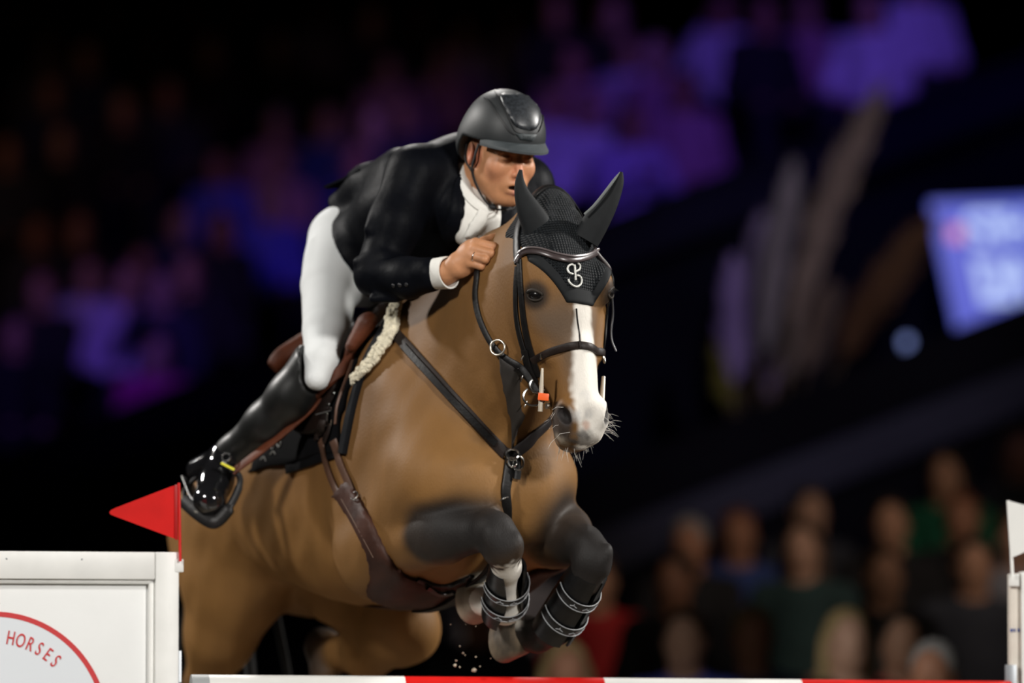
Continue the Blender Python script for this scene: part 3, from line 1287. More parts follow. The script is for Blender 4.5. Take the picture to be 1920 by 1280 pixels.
def bon_reg(lo_a, w):
    def f(x, y, z):
        a, b, c = dot3(HD, x, y, z, H0), dot3(HF, x, y, z, H0), dot3(HR, x, y, z, H0)
        lim = .256 + lo_a - 1.5 * np.maximum(np.abs(c - .002) - .043, 0)
        lim = np.maximum(lim, .105 + lo_a)
        back = np.where(a < .03, -.115, -.115 + .35 * np.minimum(a - .03, .12))
        return np.maximum(np.maximum(np.maximum(a - lim, back - b) * .7, (-a - .22)), np.abs(c) - .125)
    return Fn(HH(.09, -.02, 0) - .26, HH(.09, -.02, 0) + .26, f)


crown = horse_shell('crown', .0075, bon_reg(-.034, 0), .004, BONM, BONNET)
knit(crown)
bord = horse_shell('padded_border', .006, bon_reg(0, 0), .004, EARM, BONNET)


def ear(path, name):
    mb = MB()
    pts = crom([P(a, b, y) for a, b, y, w in path], 6)
    ws = crom([np.array([w, 0, 0]) for a, b, y, w in path], 6)
    n = 20
    vs, fs = [], []
    for i, p in enumerate(pts):
        t = nrm(pts[min(i + 1, len(pts) - 1)] - pts[max(i - 1, 0)])
        w = nrm(np.cross(t, (0, 1, 0)))
        d = np.cross(w, t)
        r = max(ws[i][0], .5) * 1.365e-3
        for k in range(n):
            a = 2 * PI * k / n
            vs.append(p + w * r * math.cos(a) + d * r * .62 * math.sin(a))
    for i in range(len(pts) - 1):
        for k in range(n):
            fs.append((i * n + k, i * n + (k + 1) % n, (i + 1) * n + (k + 1) % n, (i + 1) * n + k))
    fs.append(tuple((len(pts) - 1) * n + k for k in range(n)))
    fs.append(tuple(range(n)))
    mb.add(vs, fs)
    o = mb.build(name, EARM, BONNET)
    return o


ear([(1016, 452, -.235, 30), (1005, 420, -.24, 28), (990, 390, -.245, 22.5), (978.5, 362, -.25, 14.5), (974.5, 338, -.252, 8.5), (976.5, 318, -.252, 3)], 'ear_sleeve')
ear([(1098, 450, -.235, 26), (1117, 417, -.235, 25), (1135, 388, -.235, 21), (1150, 361, -.235, 15.5), (1160.5, 340, -.235, 9.5), (1165, 322, -.235, 3)], 'ear_sleeve')
ee = MB()  # light along the left ear's front edge, put in as a paler tube
ee.tube(crom([P(1096, 402, -.262), P(1115, 384, -.262), P(1138, 355, -.258), P(1162, 323, -.238)], 6), [.0035] * 16 + [.003, .002, .001], 6)
ee.build('lit_ear_edge', mat('lit_edge_grey', (.12, .13, .13), rough=.6), BONNET)
headb = bvh_of([HORSE, crown, bord])
em = MB()
for q in ([(1076, 497), (1077, 511), (1078, 525)], [(1076, 499), (1071, 496), (1065, 499), (1063, 505), (1066, 511), (1073, 514)],
          [(1082, 494), (1086, 498), (1085, 505), (1078, 509)], [(1080, 516), (1086, 518), (1089, 525), (1087, 533), (1080, 537), (1072, 534), (1066, 528), (1065, 523)]):
    pp, nn_ = lay(crom(q, 4), headb, .003)
    em.tube(pp, .0026, 6)
em.build('emblem', CORD, BONNET)

# ---- bridle
BRIDLE = empty('bridle', HH(.2, 0, 0))
tag(BRIDLE, 'dark leather bridle with a silver bit and reins on the horse\'s head', 'bridle')


def bstrap(name, path, w, th, m, par=None, bvh=None, off=None):
    mb = MB()
    strap(mb, path, w, th, bvh or headb, off)
    o = mb.build(name, m)
    keep(o, par or BRIDLE)
    return o


BROWM = mat('browband_leather', (.050, .036, .036), rough=.32, spec=.6, noise=.2, nscale=60)
def path3(px, twin, off, bvh):
    """points of the right side and the face from the photograph, carried on round the left side"""
    p, n = lay([np.array(q, float) for q in px], bvh, off)
    for q in twin:
        h_ = hit(q[0], q[1], bvh)
        a_, b_ = head_twin(h_[0], off, bvh)
        p.append(a_)
        n.append(b_)
    pp = crom(p, 6)
    nn2 = []
    for i, q in enumerate(pp):
        z, m_, d = surf(q, bvh)
        if d < off:
            pp[i] = z + m_ * off
        nn2.append(m_)
    return smooth_path(pp, 2), smooth_path(nn2, 2)


mb = MB()
_p, _n = path3([(970, 492), (977, 480), (990, 472), (1015, 474), (1045, 484), (1070, 488), (1095, 484), (1114, 474), (1126, 468)], [(978, 482), (972, 492)], .0055, headb)
ribbon(mb, _p, _n, .017, .009)
keep(mb.build('browband', BROWM), BRIDLE)
bstrap('browband_piping', [(977, 479), (990, 469), (1015, 470), (1045, 480), (1070, 484), (1095, 480), (1114, 471), (1125, 466)], .005, .014, mat('grey_leather_piping', (.11, .09, .09), rough=.3))
hd_ = MB()
hpt, hpn = [], []
_r0 = hit(973, 492, headb)[0] - H0
for k in range(31):
    t_ = -1 + 2 * k / 30
    q = HH(_r0 @ HD * abs(t_) ** 1.6 - .06 * (1 - t_ * t_), -.075 * (1 - abs(t_) ** 3) + (_r0 @ HF) * abs(t_) ** 3, (_r0 @ HR) * t_)
    o_ = q + (q - HH(.13, -.08, 0)) * .5
    h_ = headb.ray_cast(Vector(o_), Vector(nrm(HH(.13, -.08, 0) - o_)))
    hpt.append(np.array(h_[0]) + np.array(h_[1]) * .004)
    hpn.append(np.array(h_[1]))
ribbon(hd_, smooth_path(hpt, 2), smooth_path(hpn, 3), .024, .007)
keep(hd_.build('headpiece', BLKLEATHER), BRIDLE)
cheek_r = bstrap('cheekpiece', [(975, 488), (977, 530), (981, 580), (988, 630), (1000, 675), (1010, 705)], .017, .006, BLKLEATHER)
bstrap('cheekpiece', [(971, 500), (968, 545), (970, 600), (981, 650), (996, 690), (1006, 715)], .014, .006, BLKLEATHER)
mb = MB()
_p, _n = path3([(998, 676), (1010, 670), (1030, 660), (1058, 651), (1083, 647), (1104, 650), (1116, 658)], [(1030, 660), (1012, 669), (1000, 676)], .0045, headb)
ribbon(mb, _p, _n, .019, .006)
keep(mb.build('noseband', DKLEATHER), BRIDLE)
bstrap('face_cord', [(1080, 578), (1082, 600), (1086, 625), (1088, 646)], .0035, .003, BLKLEATHER)
for (a, b) in (((1018, 661), (1019, 671)), ((1086, 641), (1088, 653))):
    bstrap('keeper', [a, ((a[0] + b[0]) / 2, (a[1] + b[1]) / 2), b], .004, .011, SILV if a[0] < 1050 else DKLEATHER)
# left side, seen past the face
lf = MB()
_q = [head_twin(hit(x_, y_, headb)[0], .004, headb) for x_, y_ in ((975, 492), (977, 530), (981, 580), (988, 630), (1000, 675), (1010, 705))]
lpts = crom([q[0] for q in _q], 6)
lpts = [on_horse(q, max(.004, surf(q, headb)[2]), headb)[0] for q in lpts]
ribbon(lf, lpts, smooth_path([surf(q, headb)[1] for q in lpts], 2), .016, .005)
keep(lf.build('cheekpiece', BLKLEATHER), BRIDLE)
lf = MB()
_s0 = head_twin(hit(980, 565, headb)[0], .006, headb)[0]
lpts = crom([_s0, HH(.26, -.03, -.118), HH(.305, -.03, -.108), HH(.335, -.03, -.108), HH(.36, -.03, -.116)], 6)
ribbon(lf, lpts, [nrm(-HR + HF * .6)] * len(lpts), .010, .004)
keep(lf.build('strap_end', mat('grey_leather', (.05, .05, .055), rough=.4)), BRIDLE)
lr = MB()
lr.tube(ringpts(HH(.375, -.035, -.082), HD, HR * .5 + HF, .014, .011, 18), .003, 6, closed=True)
keep(lr.build('side_ring', NICKEL), BRIDLE)
# bit
BIT = MB()
BIT.tube([HH(.492, -.075, .075), HH(.492, -.078, .04), HH(.492, -.08, 0), HH(.492, -.078, -.04), HH(.492, -.075, -.075)], .008, 8)
BITO = keep(BIT.build('bit', NICKEL), BRIDLE)
for sd, q in ((1, [P(1017, 690, -.315), P(1015.5, 725, -.315), P(1013, 771, -.31)]), (-1, [HH(.55, -.07, -.070), HH(.475, -.078, -.082), HH(.412, -.09, -.098)])):
    cb = MB()
    cb.tube(q, [.0035, .0058, .0062] if sd > 0 else [.006, .007, .005], 10)
    keep(cb.build('cheek_bar', mat('pale_cheek_bar', (.62, .55, .44), rough=.35, metal=.3)), BITO)
og = MB()
og.box(P(1019, 744, -.318), (.028, .020, .019), Matrix.Rotation(.1, 3, 'Y'), .003)
keep(og.build('bit_guard', ORANGE), BITO)
for c, r, a in (((1003, 742), .026, 1.15), ((1008, 722), .020, 1.0)):
    br_ = MB()
    br_.tube(ringpts(P(c[0], c[1], -.30), (1, 0, .3), (-.3, .3, 1), r * a, r, 24, 2.0, 5.4), .003, 6)
    keep(br_.build('bit_ring', SILV), BITO)
# reins
NKN = nrm(RH + HR)                        # across the neck, to the right
CREST = P(943, 470, -.03)


def across(p):
    """mirror in the upright plane of the neck"""
    return np.array(p) - 2 * ((np.array(p) - CREST) @ NKN) * NKN


_l0, _l1 = HH(.492, -.080, -.080), across(P(897, 500, -.105))
LREIN = [_l0]
for k in range(1, 9):
    q = _l0 + (_l1 - _l0) * k / 9 - ZV * .05 * math.sin(PI * k / 9)
    o_ = q - NKN * .5
    h_ = hbvh.ray_cast(Vector(o_), Vector(NKN))
    if h_[0] is not None and (np.array(h_[0]) - q) @ NKN < .008 and k > 2:
        q = np.array(h_[0]) - NKN * .008
    LREIN.append(q)
LREIN.append(_l1)
for nm, q in (('rein', [P(1008, 735, -.30), P(985, 697, -.26), P(962, 676, -.22), P(940, 650, -.185), P(916, 604, -.155), P(899, 556, -.135), P(893, 516, -.125), P(897, 500, -.105)]),
              ('rein', LREIN)):
    mb = MB()
    pts = crom(q, 6)
    if True:
        pts2 = []
        for p in pts:
            nr = hbvh.find_nearest(Vector(p))
            sd_n = (p - np.array(nr[0])) @ np.array(nr[1])
            pts2.append(p if sd_n > .006 else np.array(nr[0]) + np.array(nr[1]) * .006)
        pts = smooth_path(pts2, 2)
    ribbon(mb, pts, [nrm(np.array([-.55, -.8, .1]))] * len(pts) if len(q) == 8 else [-NKN] * len(pts), .016, .005)
    keep(mb.build(nm, BLKLEATHER), BRIDLE)
stp = MB()
strap(stp, [(985, 655), (992, 690), (1002, 712), (1007, 728)], .018, .007, headb, .008)
strap(stp, [(968, 688), (985, 700), (1000, 715)], .020, .008, headb, .006)
keep(stp.build('bit_strap', BLKLEATHER), BRIDLE)
for px, py, an in ((983, 667, .6), (980, 686, 1.3), (980, 706, .3), (985, 752, .5)):
    h = hit(px, py, headb, .012)
    bk = MB()
    d_ = nrm(np.array([math.sin(an), 0, math.cos(an)]))
    bk.tube([h[0] - d_ * .009, h[0] + h[1] * .004, h[0] + d_ * .009], .0018, 6)
    keep(bk.build('buckle', SILV), BRIDLE)

# ---- breastplate with bib martingale


def hit_from(px, py, y0, bvh=None, off=0.0):
    p = P(px, py, y0)
    d = ray(px, py)
    d = d / np.linalg.norm(d)
    h = (bvh or hbvh).ray_cast(Vector(p), Vector(d))
    if h[0] is None:
        return None
    n = np.array(h[1])
    if n @ d > 0:
        n = -n
    return np.array(h[0]) + n * off, n


class Behind:
    """a surface seen past the head: sight lines start at depth y0"""

    def __init__(self, bvh, y0):
        self.b, self.y0 = bvh, y0

    def ray_cast(self, o, d):
        y0 = self.y0 if d.x / d.y * FPX + 960 > 992 else -.40
        t = (y0 - o.y) / d.y
        return self.b.ray_cast(o + d * t, d)

    def find_nearest(self, q):
        return self.b.find_nearest(q)


def chest_pt(px, py):
    for y0 in ((-.40,) if px < 992 else (-.14, -.18, -.10, -.24)):
        h_ = hit_from(px, py, y0)
        if h_ is not None:
            return h_[0]
    return np.array(hbvh.find_nearest(Vector(P(px, py, -.05)))[0])


chestb = Behind(hbvh, -.14)
BPL = empty('breastplate', HB(0, 0, .55))
tag(BPL, 'dark leather breastplate with bib martingale across the horse\'s chest', 'breastplate')
bstrap('shoulder_strap', [(705, 580), (735, 618), (790, 678), (850, 745), (905, 805), (948, 852)], .030, .007, DKLEATHER, BPL, chestb)
bstrap('strap_padding', [(760, 652), (820, 716), (880, 780), (930, 832)], .020, .012, BLKLEATHER, BPL, chestb)
_q = [chest_pt(x_, y_) for x_, y_ in ((962, 850), (988, 830), (1010, 806))]
_q += [on_horse(mirror(q), 0)[0] for q in lay([(850, 745), (790, 678), (735, 618), (712, 590)], hbvh, 0)[0]]
_p, _n = [], []
for q in crom(_q, 8):
    z_, m_, d_ = surf(q)
    _p.append(z_ + m_ * .006)
    _n.append(m_)
mb = MB()
ribbon(mb, smooth_path(_p, 3), smooth_path(_n, 3), .030, .010)
keep(mb.build('shoulder_strap', mat('ribbed_dark_leather', (.030, .026, .026), rough=.45, spec=.25, noise=.2, nscale=50)), BPL)
bm_ = MB()
_A, _C = hit(936, 664)[0], hit_from(961, 846, -.35)[0]


class Sheet:
    """the bib hangs from the neck strap to the chest, a little in front of both"""

    def ray_cast(self, o, d):
        px = d.x / d.y * FPX + 960
        py = 640 - (d.z / d.y - math.tan(PITCH)) * FPX
        t = min(1, max(0, (py - 664) / 182))
        y = _A[1] + (_C[1] - _A[1]) * t + max(0, px - 945) / 65 * .05 * (1 - t)
        if px < 992:
            h = hit_from(px, py, -.45)
            if h is not None:
                y = min(y, h[0][1])
        p = o + d * ((y - o.y) / d.y)
        return (p, Vector((-.35, -.93, .05)), 0, 0)

    def find_nearest(self, q):
        return (q, Vector((0, -1, 0)), 0, 0)


patch(bm_, [(934, 660), (950, 672), (975, 690), (1002, 716), (1010, 748), (988, 785), (974, 815), (967, 850), (957, 850), (956, 800), (947, 765), (937, 718)], Sheet(), .006, .005, 8, True, sm=3)
keep(bm_.build('bib', mat('bib_leather', (.030, .026, .023), rough=.55, noise=.2, nscale=30)), BPL)
_q = [chest_pt(x_, y_) for x_, y_ in ((962, 842), (956, 862), (949, 900), (946, 935))]
_q += [HB(s_, .015, z_) for s_, z_ in ((.00, .375), (.05, .325), (.13, .28), (.28, .225), (.42, .205), (.49, .205))]   # on between the forelegs to the girth
_p, _n = [], []
for i, q in enumerate(crom(_q, 5)):
    z_, m_, d_ = surf(q)
    if i <= 15:
        _p.append(z_ + m_ * .005)
        _n.append(m_)
    else:
        _p.append(q if d_ > .005 else z_ + m_ * .005)
        _n.append(nrm(UH * max(0, 1 - (i - 15) / 8) - ZV))
mb = MB()
ribbon(mb, smooth_path(_p, 4), smooth_path(_n, 4), .030, .008)
keep(mb.build('centre_strap', BLKLEATHER), BPL)
bstrap('strap_tongue', [(966, 850), (966, 880), (964, 898)], .020, .008, BLKLEATHER, BPL, chestb, .012)
for (cx, cy, r1, r2) in ((958, 852, .017, .014), (966, 868, .016, .018), (955, 868, .012, .012)):
    h = hit_from(cx, cy, -.13, None, .016)
    f_ = fr3(h[1], ZV)
    bk = MB()
    bk.tube(ringpts(h[0], f_[2], f_[1], r1, r2, 20), .0028, 6, closed=True)
    keep(bk.build('buckle', SILV), BPL)
h = hit_from(945, 936, -.13, None, .010)
bk = MB()
bk.tube(crom([P(937, 938, h[0][1]), P(945, 934, h[0][1] - .006), P(953, 932, h[0][1])], 4), .0025, 6)
keep(bk.build('keeper', SILV), BPL)
rg = MB()
_hr = hit(940, 650, None, .016)
rg.tube(ringpts(_hr[0], (1, -.4, 0), (0, .1, 1), .0195, n=26), .0028, 8, closed=True)
keep(rg.build('rein_ring', NICKEL), BPL)

# ---- saddle pad, saddle, girth
PAD = empty('saddle_pad', HB(.75, 0, .9))
tag(PAD, 'black saddle pad with a cream sheepskin lining under the saddle', 'saddle pad')
flank = hbvh
mb = MB()
patch(mb, [(748, 578), (722, 610), (690, 662), (668, 725), (652, 790), (643, 852), (600, 862), (540, 882), (478, 890), (466, 878), (486, 835), (520, 775), (560, 705), (605, 640), (680, 596)], flank, .005, .010, 12, True, sm=4)
pado = keep(mb.build('pad_cloth', PADM), PAD)
mb = MB()
strap(mb, [(742, 590), (715, 632), (688, 685), (668, 745), (655, 800), (646, 850)], .026, .018, bvh_of([HORSE, pado]), .006)
keep(mb.build('pad_binding', mat('dark_blue_black_cloth', (.003, .0036, .005), spec=.15, rough=.8, noise=.2, nscale=50)), PAD)
mb = MB()
strap(mb, [(540, 880), (590, 862), (632, 850)], .026, .006, bvh_of([HORSE, pado]), .006)
keep(mb.build('pad_strap', PADM), PAD)
pb2 = bvh_of([HORSE, pado])
mb = MB()
pts, nn_ = lay(crom([(785, 552), (764, 562), (745, 585), (738, 625), (716, 660), (695, 690), (672, 714)], 12), pb2, .010)
pts, nn_ = smooth_path(pts, 4), smooth_path(nn_, 4)
rf = np.random.default_rng(5)
for i, p in enumerate(pts):
    for k in range(7):
        t_ = nrm(pts[min(i + 1, len(pts) - 1)] - pts[max(i - 1, 0)])
        w_ = np.cross(t_, nn_[i])
        u_ = (1 - (i / len(pts)) ** 3 * .5)
        mb.ell(p + w_ * (k - 3) * .0058 * u_ + nn_[i] * (.006 + rf.uniform(-.003, .003)) + t_ * rf.uniform(-.004, .004), .0075 * rf.uniform(.8, 1.25), None, 7, 5)
keep(mb.build('sheepskin', FLEECE), PAD)
wr = MB()
for q in ([(500, 838), (507, 832), (512, 842), (518, 830), (524, 838), (529, 828)], [(490, 862), (496, 856), (500, 864)], [(508, 852), (514, 846), (518, 852)]):
    pp, _n = lay(crom(q, 4), pb2, .003)
    wr.tube(pp, .0013, 5)
keep(wr.build('embroidered_script', CORD), PAD)

SADDLE = empty('saddle', HB(.75, 0, .98))
tag(SADDLE, 'brown leather jumping saddle with stirrups beneath the rider', 'saddle')
def panel_reg():
    def f(x, y, z):
        s_ = -dot3(UH, x, y, z, C0)
        l_ = np.abs(dot3(RH, x, y, z, C0))
        w_ = .25 - .10 * np.clip((s_ - .80) / .18, 0, 1) ** 2
        inner = -HORSEF(x, y, z)
        return np.maximum(np.maximum(np.maximum(.46 - s_, s_ - .985), l_ - w_), inner)
    return Fn(HB(.72, 0, .92) - np.array([.42, .42, .32]), HB(.72, 0, .92) + np.array([.42, .42, .32]), f)


def HORSEF(x, y, z):
    return TRUNK.d(x, y, z) + .015


horse_shell('saddle_panel', .038, panel_reg(), .009, FLAPM, SADDLE)
seat = blob('seat', [(Cone(HB(.50, 0, 1.045), .050, HB(.66, 0, .965), .060, RH, 1.5), .05), (Cone(HB(.66, 0, .965), .060, HB(.86, 0, .905), .062, RH, 2.0), .05),
                     (Cone(HB(.86, 0, .90), .062, HB(.955, 0, .895), .055, RH, 2.2), .05),
                     (Cone(HB(.86, .10, .86), .06, HB(.95, .13, .83), .055), .05), (Cone(HB(.86, -.10, .86), .06, HB(.95, -.13, .83), .055), .05)], .009, FLAPM, SADDLE)
cant = MB()
_ca = [P(512, 690, .735), P(530, 672, .745), P(556, 657, .765), P(590, 640, .80), HB(.985, .0, .955)]
_cb = _ca + [mirror(q) for q in reversed(_ca[:-1])]
cpt = crom(_cb, 5)
cant.tube(cpt, [.018 + .016 * math.sin(PI * k / (len(cpt) - 1)) ** .5 for k in range(len(cpt))], 12, flat=(.8, 1.1), up=(0, 0, 1))
keep(cant.build('cantle', BRLEATHER), SADDLE)
mb = MB()
patch(mb, [(700, 598), (684, 640), (664, 690), (648, 735), (634, 770), (630, 800), (612, 818), (575, 828), (548, 812), (560, 770), (590, 700), (620, 640), (660, 600)], pb2, .014, .012, 10, True, sm=7)
flo = keep(mb.build('flap', FLAPM), SADDLE)
flb = bvh_of([HORSE, pado, flo])
mb = MB()
strap(mb, [(668, 655), (658, 690), (644, 728), (633, 762), (630, 796)], .006, .008, flb, .002)
keep(mb.build('flap_edge', mat('worn_brown_edge', (.11, .055, .035), rough=.5)), SADDLE)
_k0, _k1 = [on_horse(q, o_) for q, o_ in zip(lay([(680, 655), (697, 616)], hbvh, 0)[0][::-1], (.034, .030))]
KROLL = blob('knee_roll', [(Cone(_k0[0], .034, _k1[0], .023, _k0[1], .75), .01)], .005, BRLEATHER, SADDLE)
mb = MB()
strap(mb, [(668, 600), (660, 650), (640, 695), (612, 732), (575, 765), (548, 790)], .030, .012, flb, .010, sm=8)
keep(mb.build('thigh_edge', BRLEATHER), SADDLE)
mb = MB()
for q in ([(608, 790), (600, 810), (598, 826)], [(622, 795), (618, 812), (612, 828)]):
    strap(mb, q, .022, .006, flb, .008)
keep(mb.build('billet', DKLEATHER), SADDLE)
mb = MB()
for q in ([(601, 780), (615, 772), (629, 766)], [(629, 766), (629, 772)], [(622, 778), (621, 792)], [(615, 798), (628, 790)]):
    pp, _n = lay([np.array(w, float) for w in q], flb, .014)
    mb.tube(pp, .0016, 6)
keep(mb.build('girth_buckle', SILV), SADDLE)
for px, py in ((624, 735), (614, 757), (585, 776)):
    pp, _n = lay([(px, py)], flb, .010)
    b = MB()
    b.ell(pp[0], .0032, None, 8, 6)
    keep(b.build('saddle_nail', SILV), SADDLE)
# stirrup leather and iron, right side; the far side mirrors it


def stirrup(m):
    mb = MB()
    pts = crom([m(P(606, 742, .27)), m(P(570, 778, .285)), (m(P(505, 832, .315))), m(P(437, 884, .345))], 8)
    nl = nrm(RH - UH * .1) if m(C0 + RH)[0] < C0[0] else nrm(-RH)
    ribbon(mb, pts, [nl] * len(pts), .026, .006)
    l = keep(mb.build('stirrup_leather', BRLEATHER), SADDLE)
    mb = MB()
    path = [m(P(*q)) for q in ((437, 884, .345), (447, 890, .34), (450, 905, .338), (441, 930, .335), (428, 952, .333), (410, 973, .335), (396, 977, .34), (372, 962, .37), (345, 938, .42))]
    mb.tube(crom(path, 5), [.007] * 12 + [.009] * 8 + [.016] * 21, 8, flat=(.7, 1.3))
    path = [m(P(*q)) for q in ((437, 884, .345), (420, 868, .38), (385, 880, .47), (350, 915, .47), (345, 938, .42))]
    mb.tube(crom(path, 5), .0065, 8)
    s = keep(mb.build('stirrup_iron', BLKLEATHER), SADDLE)
    tr = MB()
    tr.tube([m(P(349, 943, .41)), m(P(368, 960, .365)), m(P(383, 967, .35))], .004, 6)
    keep(tr.build('tread_edge', mat('worn_tread', (.28, .26, .22), rough=.5)), s)
    return s


si = stirrup(lambda p: p)
stirrup(mirror)
yb = MB()
yb.box(P(427, 874, .325), (.040, .006, .007), Matrix.Rotation(math.radians(27), 3, 'Y'), .002)
keep(yb.build('yellow_band', mat('yellow_rubber', (.75, .70, .04), rough=.5)), si)

GIRTH = empty('girth', HB(.5, 0, .22))
tag(GIRTH, 'dark brown leather girth with a wide belly guard', 'girth')
mb = MB()
patch(mb, [(627, 932), (633, 922), (650, 902), (657, 900), (672, 922), (694, 962), (716, 1008), (742, 1056), (778, 1082), (830, 1096), (872, 1082), (876, 1098), (850, 1119), (800, 1136), (752, 1140), (708, 1127), (687, 1108), (692, 1082), (690, 1048), (676, 1012), (652, 968), (634, 938)], hbvh, .004, .012, 8, True, sm=1)
gpo = keep(mb.build('belly_guard', GIRTHM), GIRTH)
for q in ([(606, 826), (615, 868), (628, 905), (640, 930)], [(628, 826), (640, 865), (655, 900), (664, 922)]):
    mb = MB()
    strap(mb, q, .024, .006, bvh_of([HORSE, pado]), .008)
    keep(mb.build('girth_strap', mat('mid_brown_leather', (.085, .042, .026), rough=.4, noise=.25, nscale=20)), GIRTH)
gb = bvh_of([HORSE, gpo])
h = hit(667, 931, gb, .006)
mb = MB()
f_ = fr3(h[1], ZV)
mb.tube(ringpts(h[0], f_[2], f_[1], .0105, .0115, 18, .9, 5.6), .0022, 6)
keep(mb.build('girth_ring', SILV), GIRTH)
mb = MB()
strap(mb, [(640, 935), (668, 985), (700, 1045)], .002, .0018, gb, .0005)
keep(mb.build('stitching', mat('tan_thread', (.16, .10, .07), rough=.7)), GIRTH)
mb = MB()
strap(mb, [(780, 1084), (820, 1098), (860, 1092), (884, 1076)], .018, .008, gb, .006)
keep(mb.build('belly_strap', BLKLEATHER), GIRTH)
mb = MB()
strap(mb, [(800, 1100), (824, 1112), (852, 1108)], .012, .010, gb, .004)
keep(mb.build('belly_clip', mat('black_clip', (.01, .01, .01), rough=.3)), GIRTH)


# ---- tendon boots on the forelegs
TBM = mat('black_boot_shell', (.005, .005, .0055), rough=.35, spec=.4, noise=.25, nscale=40, bump=.08, bscale=60)
TBE = mat('grey_trim', (.30, .31, .32), rough=.5)


def tboot(c0, c1, c2, front, rad, label, straps, gap):
    t = empty('tendon_boot', c2)
    tag(t, label, 'tendon boot')
    ax = nrm(c2 - c0)
    f = nrm(np.array(front) - ax * (np.array(front) @ ax))
    w = np.cross(ax, f)
    pts = crom([c0, c1, c2], 8)
    n = len(pts)
    m = 26
    vs, fs = [], []
    for i, p in enumerate(pts):
        tt = i / (n - 1)
        r = rad[0] + (rad[1] - rad[0]) * tt + .004 * math.sin(tt * PI)
        g = gap * (1.25 - .55 * math.sin(PI * min(1, tt * 1.1)))
        for k in range(m):
            a = g + (2 * PI - 2 * g) * k / (m - 1)
            for rr in (r, r + .007):
                vs.append(p + f * rr * math.cos(a) + w * rr * math.sin(a))
    for i in range(n - 1):
        for k in range(m - 1):
            a = (i * m + k) * 2
            b = a + 2
            c = ((i + 1) * m + k + 1) * 2
            d = ((i + 1) * m + k) * 2
            fs += [(a, d, c, b), (a + 1, b + 1, c + 1, d + 1)]
        for k in (0, m - 1):
            a, d = (i * m + k) * 2, ((i + 1) * m + k) * 2
            fs.append((a, a + 1, d + 1, d))
    for k in range(m - 1):
        for i in (0, n - 1):
            a = (i * m + k) * 2
            fs.append((a, a + 1, a + 3, a + 2))
    mb = MB()
    mb.add(vs, fs)
    mb.build('shell', TBM, t)
    for ts, wd in straps:
        i = int(ts * (n - 1))
        p = pts[i]
        r = rad[0] + (rad[1] - rad[0]) * ts + .0135
        rp = [p + f * r * math.cos(a) + w * r * math.sin(a) + ax * .010 * math.cos(a) for a in np.linspace(-1.9, 1.9, 26)]
        mb = MB()
        ribbon(mb, rp, [nrm(q - p) for q in rp], wd, .004)
        so = mb.build('strap', TBM, t)
        for e in (-1, 1):
            ed = MB()
            ed.tube([q + ax * e * wd * .5 + nrm(q - p) * .002 for q in rp], .0013, 5)
            keep(ed.build('trim', TBE), so)
        for aa in (-.55, .15, .75):
            mk = MB()
            c = p + f * (r + .003) * math.cos(aa) + w * (r + .003) * math.sin(aa) + ax * .010 * math.cos(aa)
            tg = -f * math.sin(aa) + w * math.cos(aa)
            mk.tube([c - tg * .010 + ax * .004, c, c + tg * .010 + ax * .004], .0011, 5)
            mk.tube([c, c - ax * .005], .0011, 5)
            keep(mk.build('strap_mark', TBE), so)
    return t


tboot(P(953, 1062, -.115), P(948, 1110, -.02), P(943, 1152, .05), (.40, -.85, -.25), (.041, .050), 'black tendon boot with grey trimmed straps on the white sock', ((.36, .020), (.68, .020)), .62)
tboot(P(1106, 1070, -.08), P(1072, 1126, -.01), P(1036, 1184, .06), (.55, -.6, -.35), (.043, .051), 'black tendon boot with grey trimmed straps on the dark left foreleg', ((.36, .024), (.72, .024)), .18)


# ---- the left side of saddle, pad and girth, out of sight from the photographer
for o in [q for q in list(SADDLE.children) if q.name.split('.')[0] in ('flap', 'flap_edge', 'knee_roll', 'thigh_edge', 'billet')]:
    other_side(o, SADDLE)
for o in [q for q in list(PAD.children) if q.name.split('.')[0] in ('pad_cloth', 'pad_binding', 'pad_strap', 'sheepskin')]:
    other_side(o, PAD)
for o in [q for q in list(GIRTH.children) if q.name.split('.')[0] in ('belly_guard', 'girth_strap')]:
    other_side(o, GIRTH)
# ================================================================== the rider
SKIN = mat('skin', (.52, .25, .13), rough=.5, spec=.4, noise=.10, nscale=40, attr='coat')
COATCLOTH = mat('navy_black_cloth', (.0032, .0037, .0055), rough=.5, spec=.05, noise=.25, nscale=14, bump=.3, bscale=20)
SHIRTM = mat('white_shirt', (.78, .77, .72), rough=.8, noise=.05, nscale=20, bump=.15, bscale=28)
BREECH = mat('white_breeches', (.74, .76, .76), rough=.75, noise=.04, nscale=10, bump=.06, bscale=20)
BOOTM = mat('black_boot_leather', (.0055, .0058, .0055), rough=.42, spec=.45, noise=.3, nscale=12, bump=.06, bscale=18)
PATENT = mat('patent_leather', (.008, .008, .009), rough=.10, spec=.7, coat=.6, noise=.2, nscale=12, bump=.12, bscale=16)
HELM = mat('matt_black_shell', (.014, .0165, .018), rough=.52, spec=.5, noise=.08, nscale=60)
HELMG = mat('glossy_black_inlay', (.020, .023, .027), rough=.38, spec=.5, noise=.5, nscale=120)
VISORM = mat('soft_visor', (.045, .054, .058), rough=.6, noise=.12, nscale=50)
BLACKS = mat('black_webbing', (.008, .008, .009), rough=.6)
HAIRM = mat('brown_hair', (.05, .03, .018), rough=.6, noise=.4, nscale=90)

E0 = P(938, 291, .10)
_gy = math.radians(30)
_gp = math.radians(15)
_gh = np.array([math.sin(_gy), -math.cos(_gy), 0])
GF = nrm(_gh * math.cos(_gp) - ZV * math.sin(_gp))       # where the face looks
GU = nrm(ZV * math.cos(_gp) + _gh * math.sin(_gp))       # up through the crown
GR = np.cross(GU, GF) * -1
if GR[0] > 0:
    GR = -GR


def FH(f, u, r):
    return E0 + GF * f + GU * u + GR * r


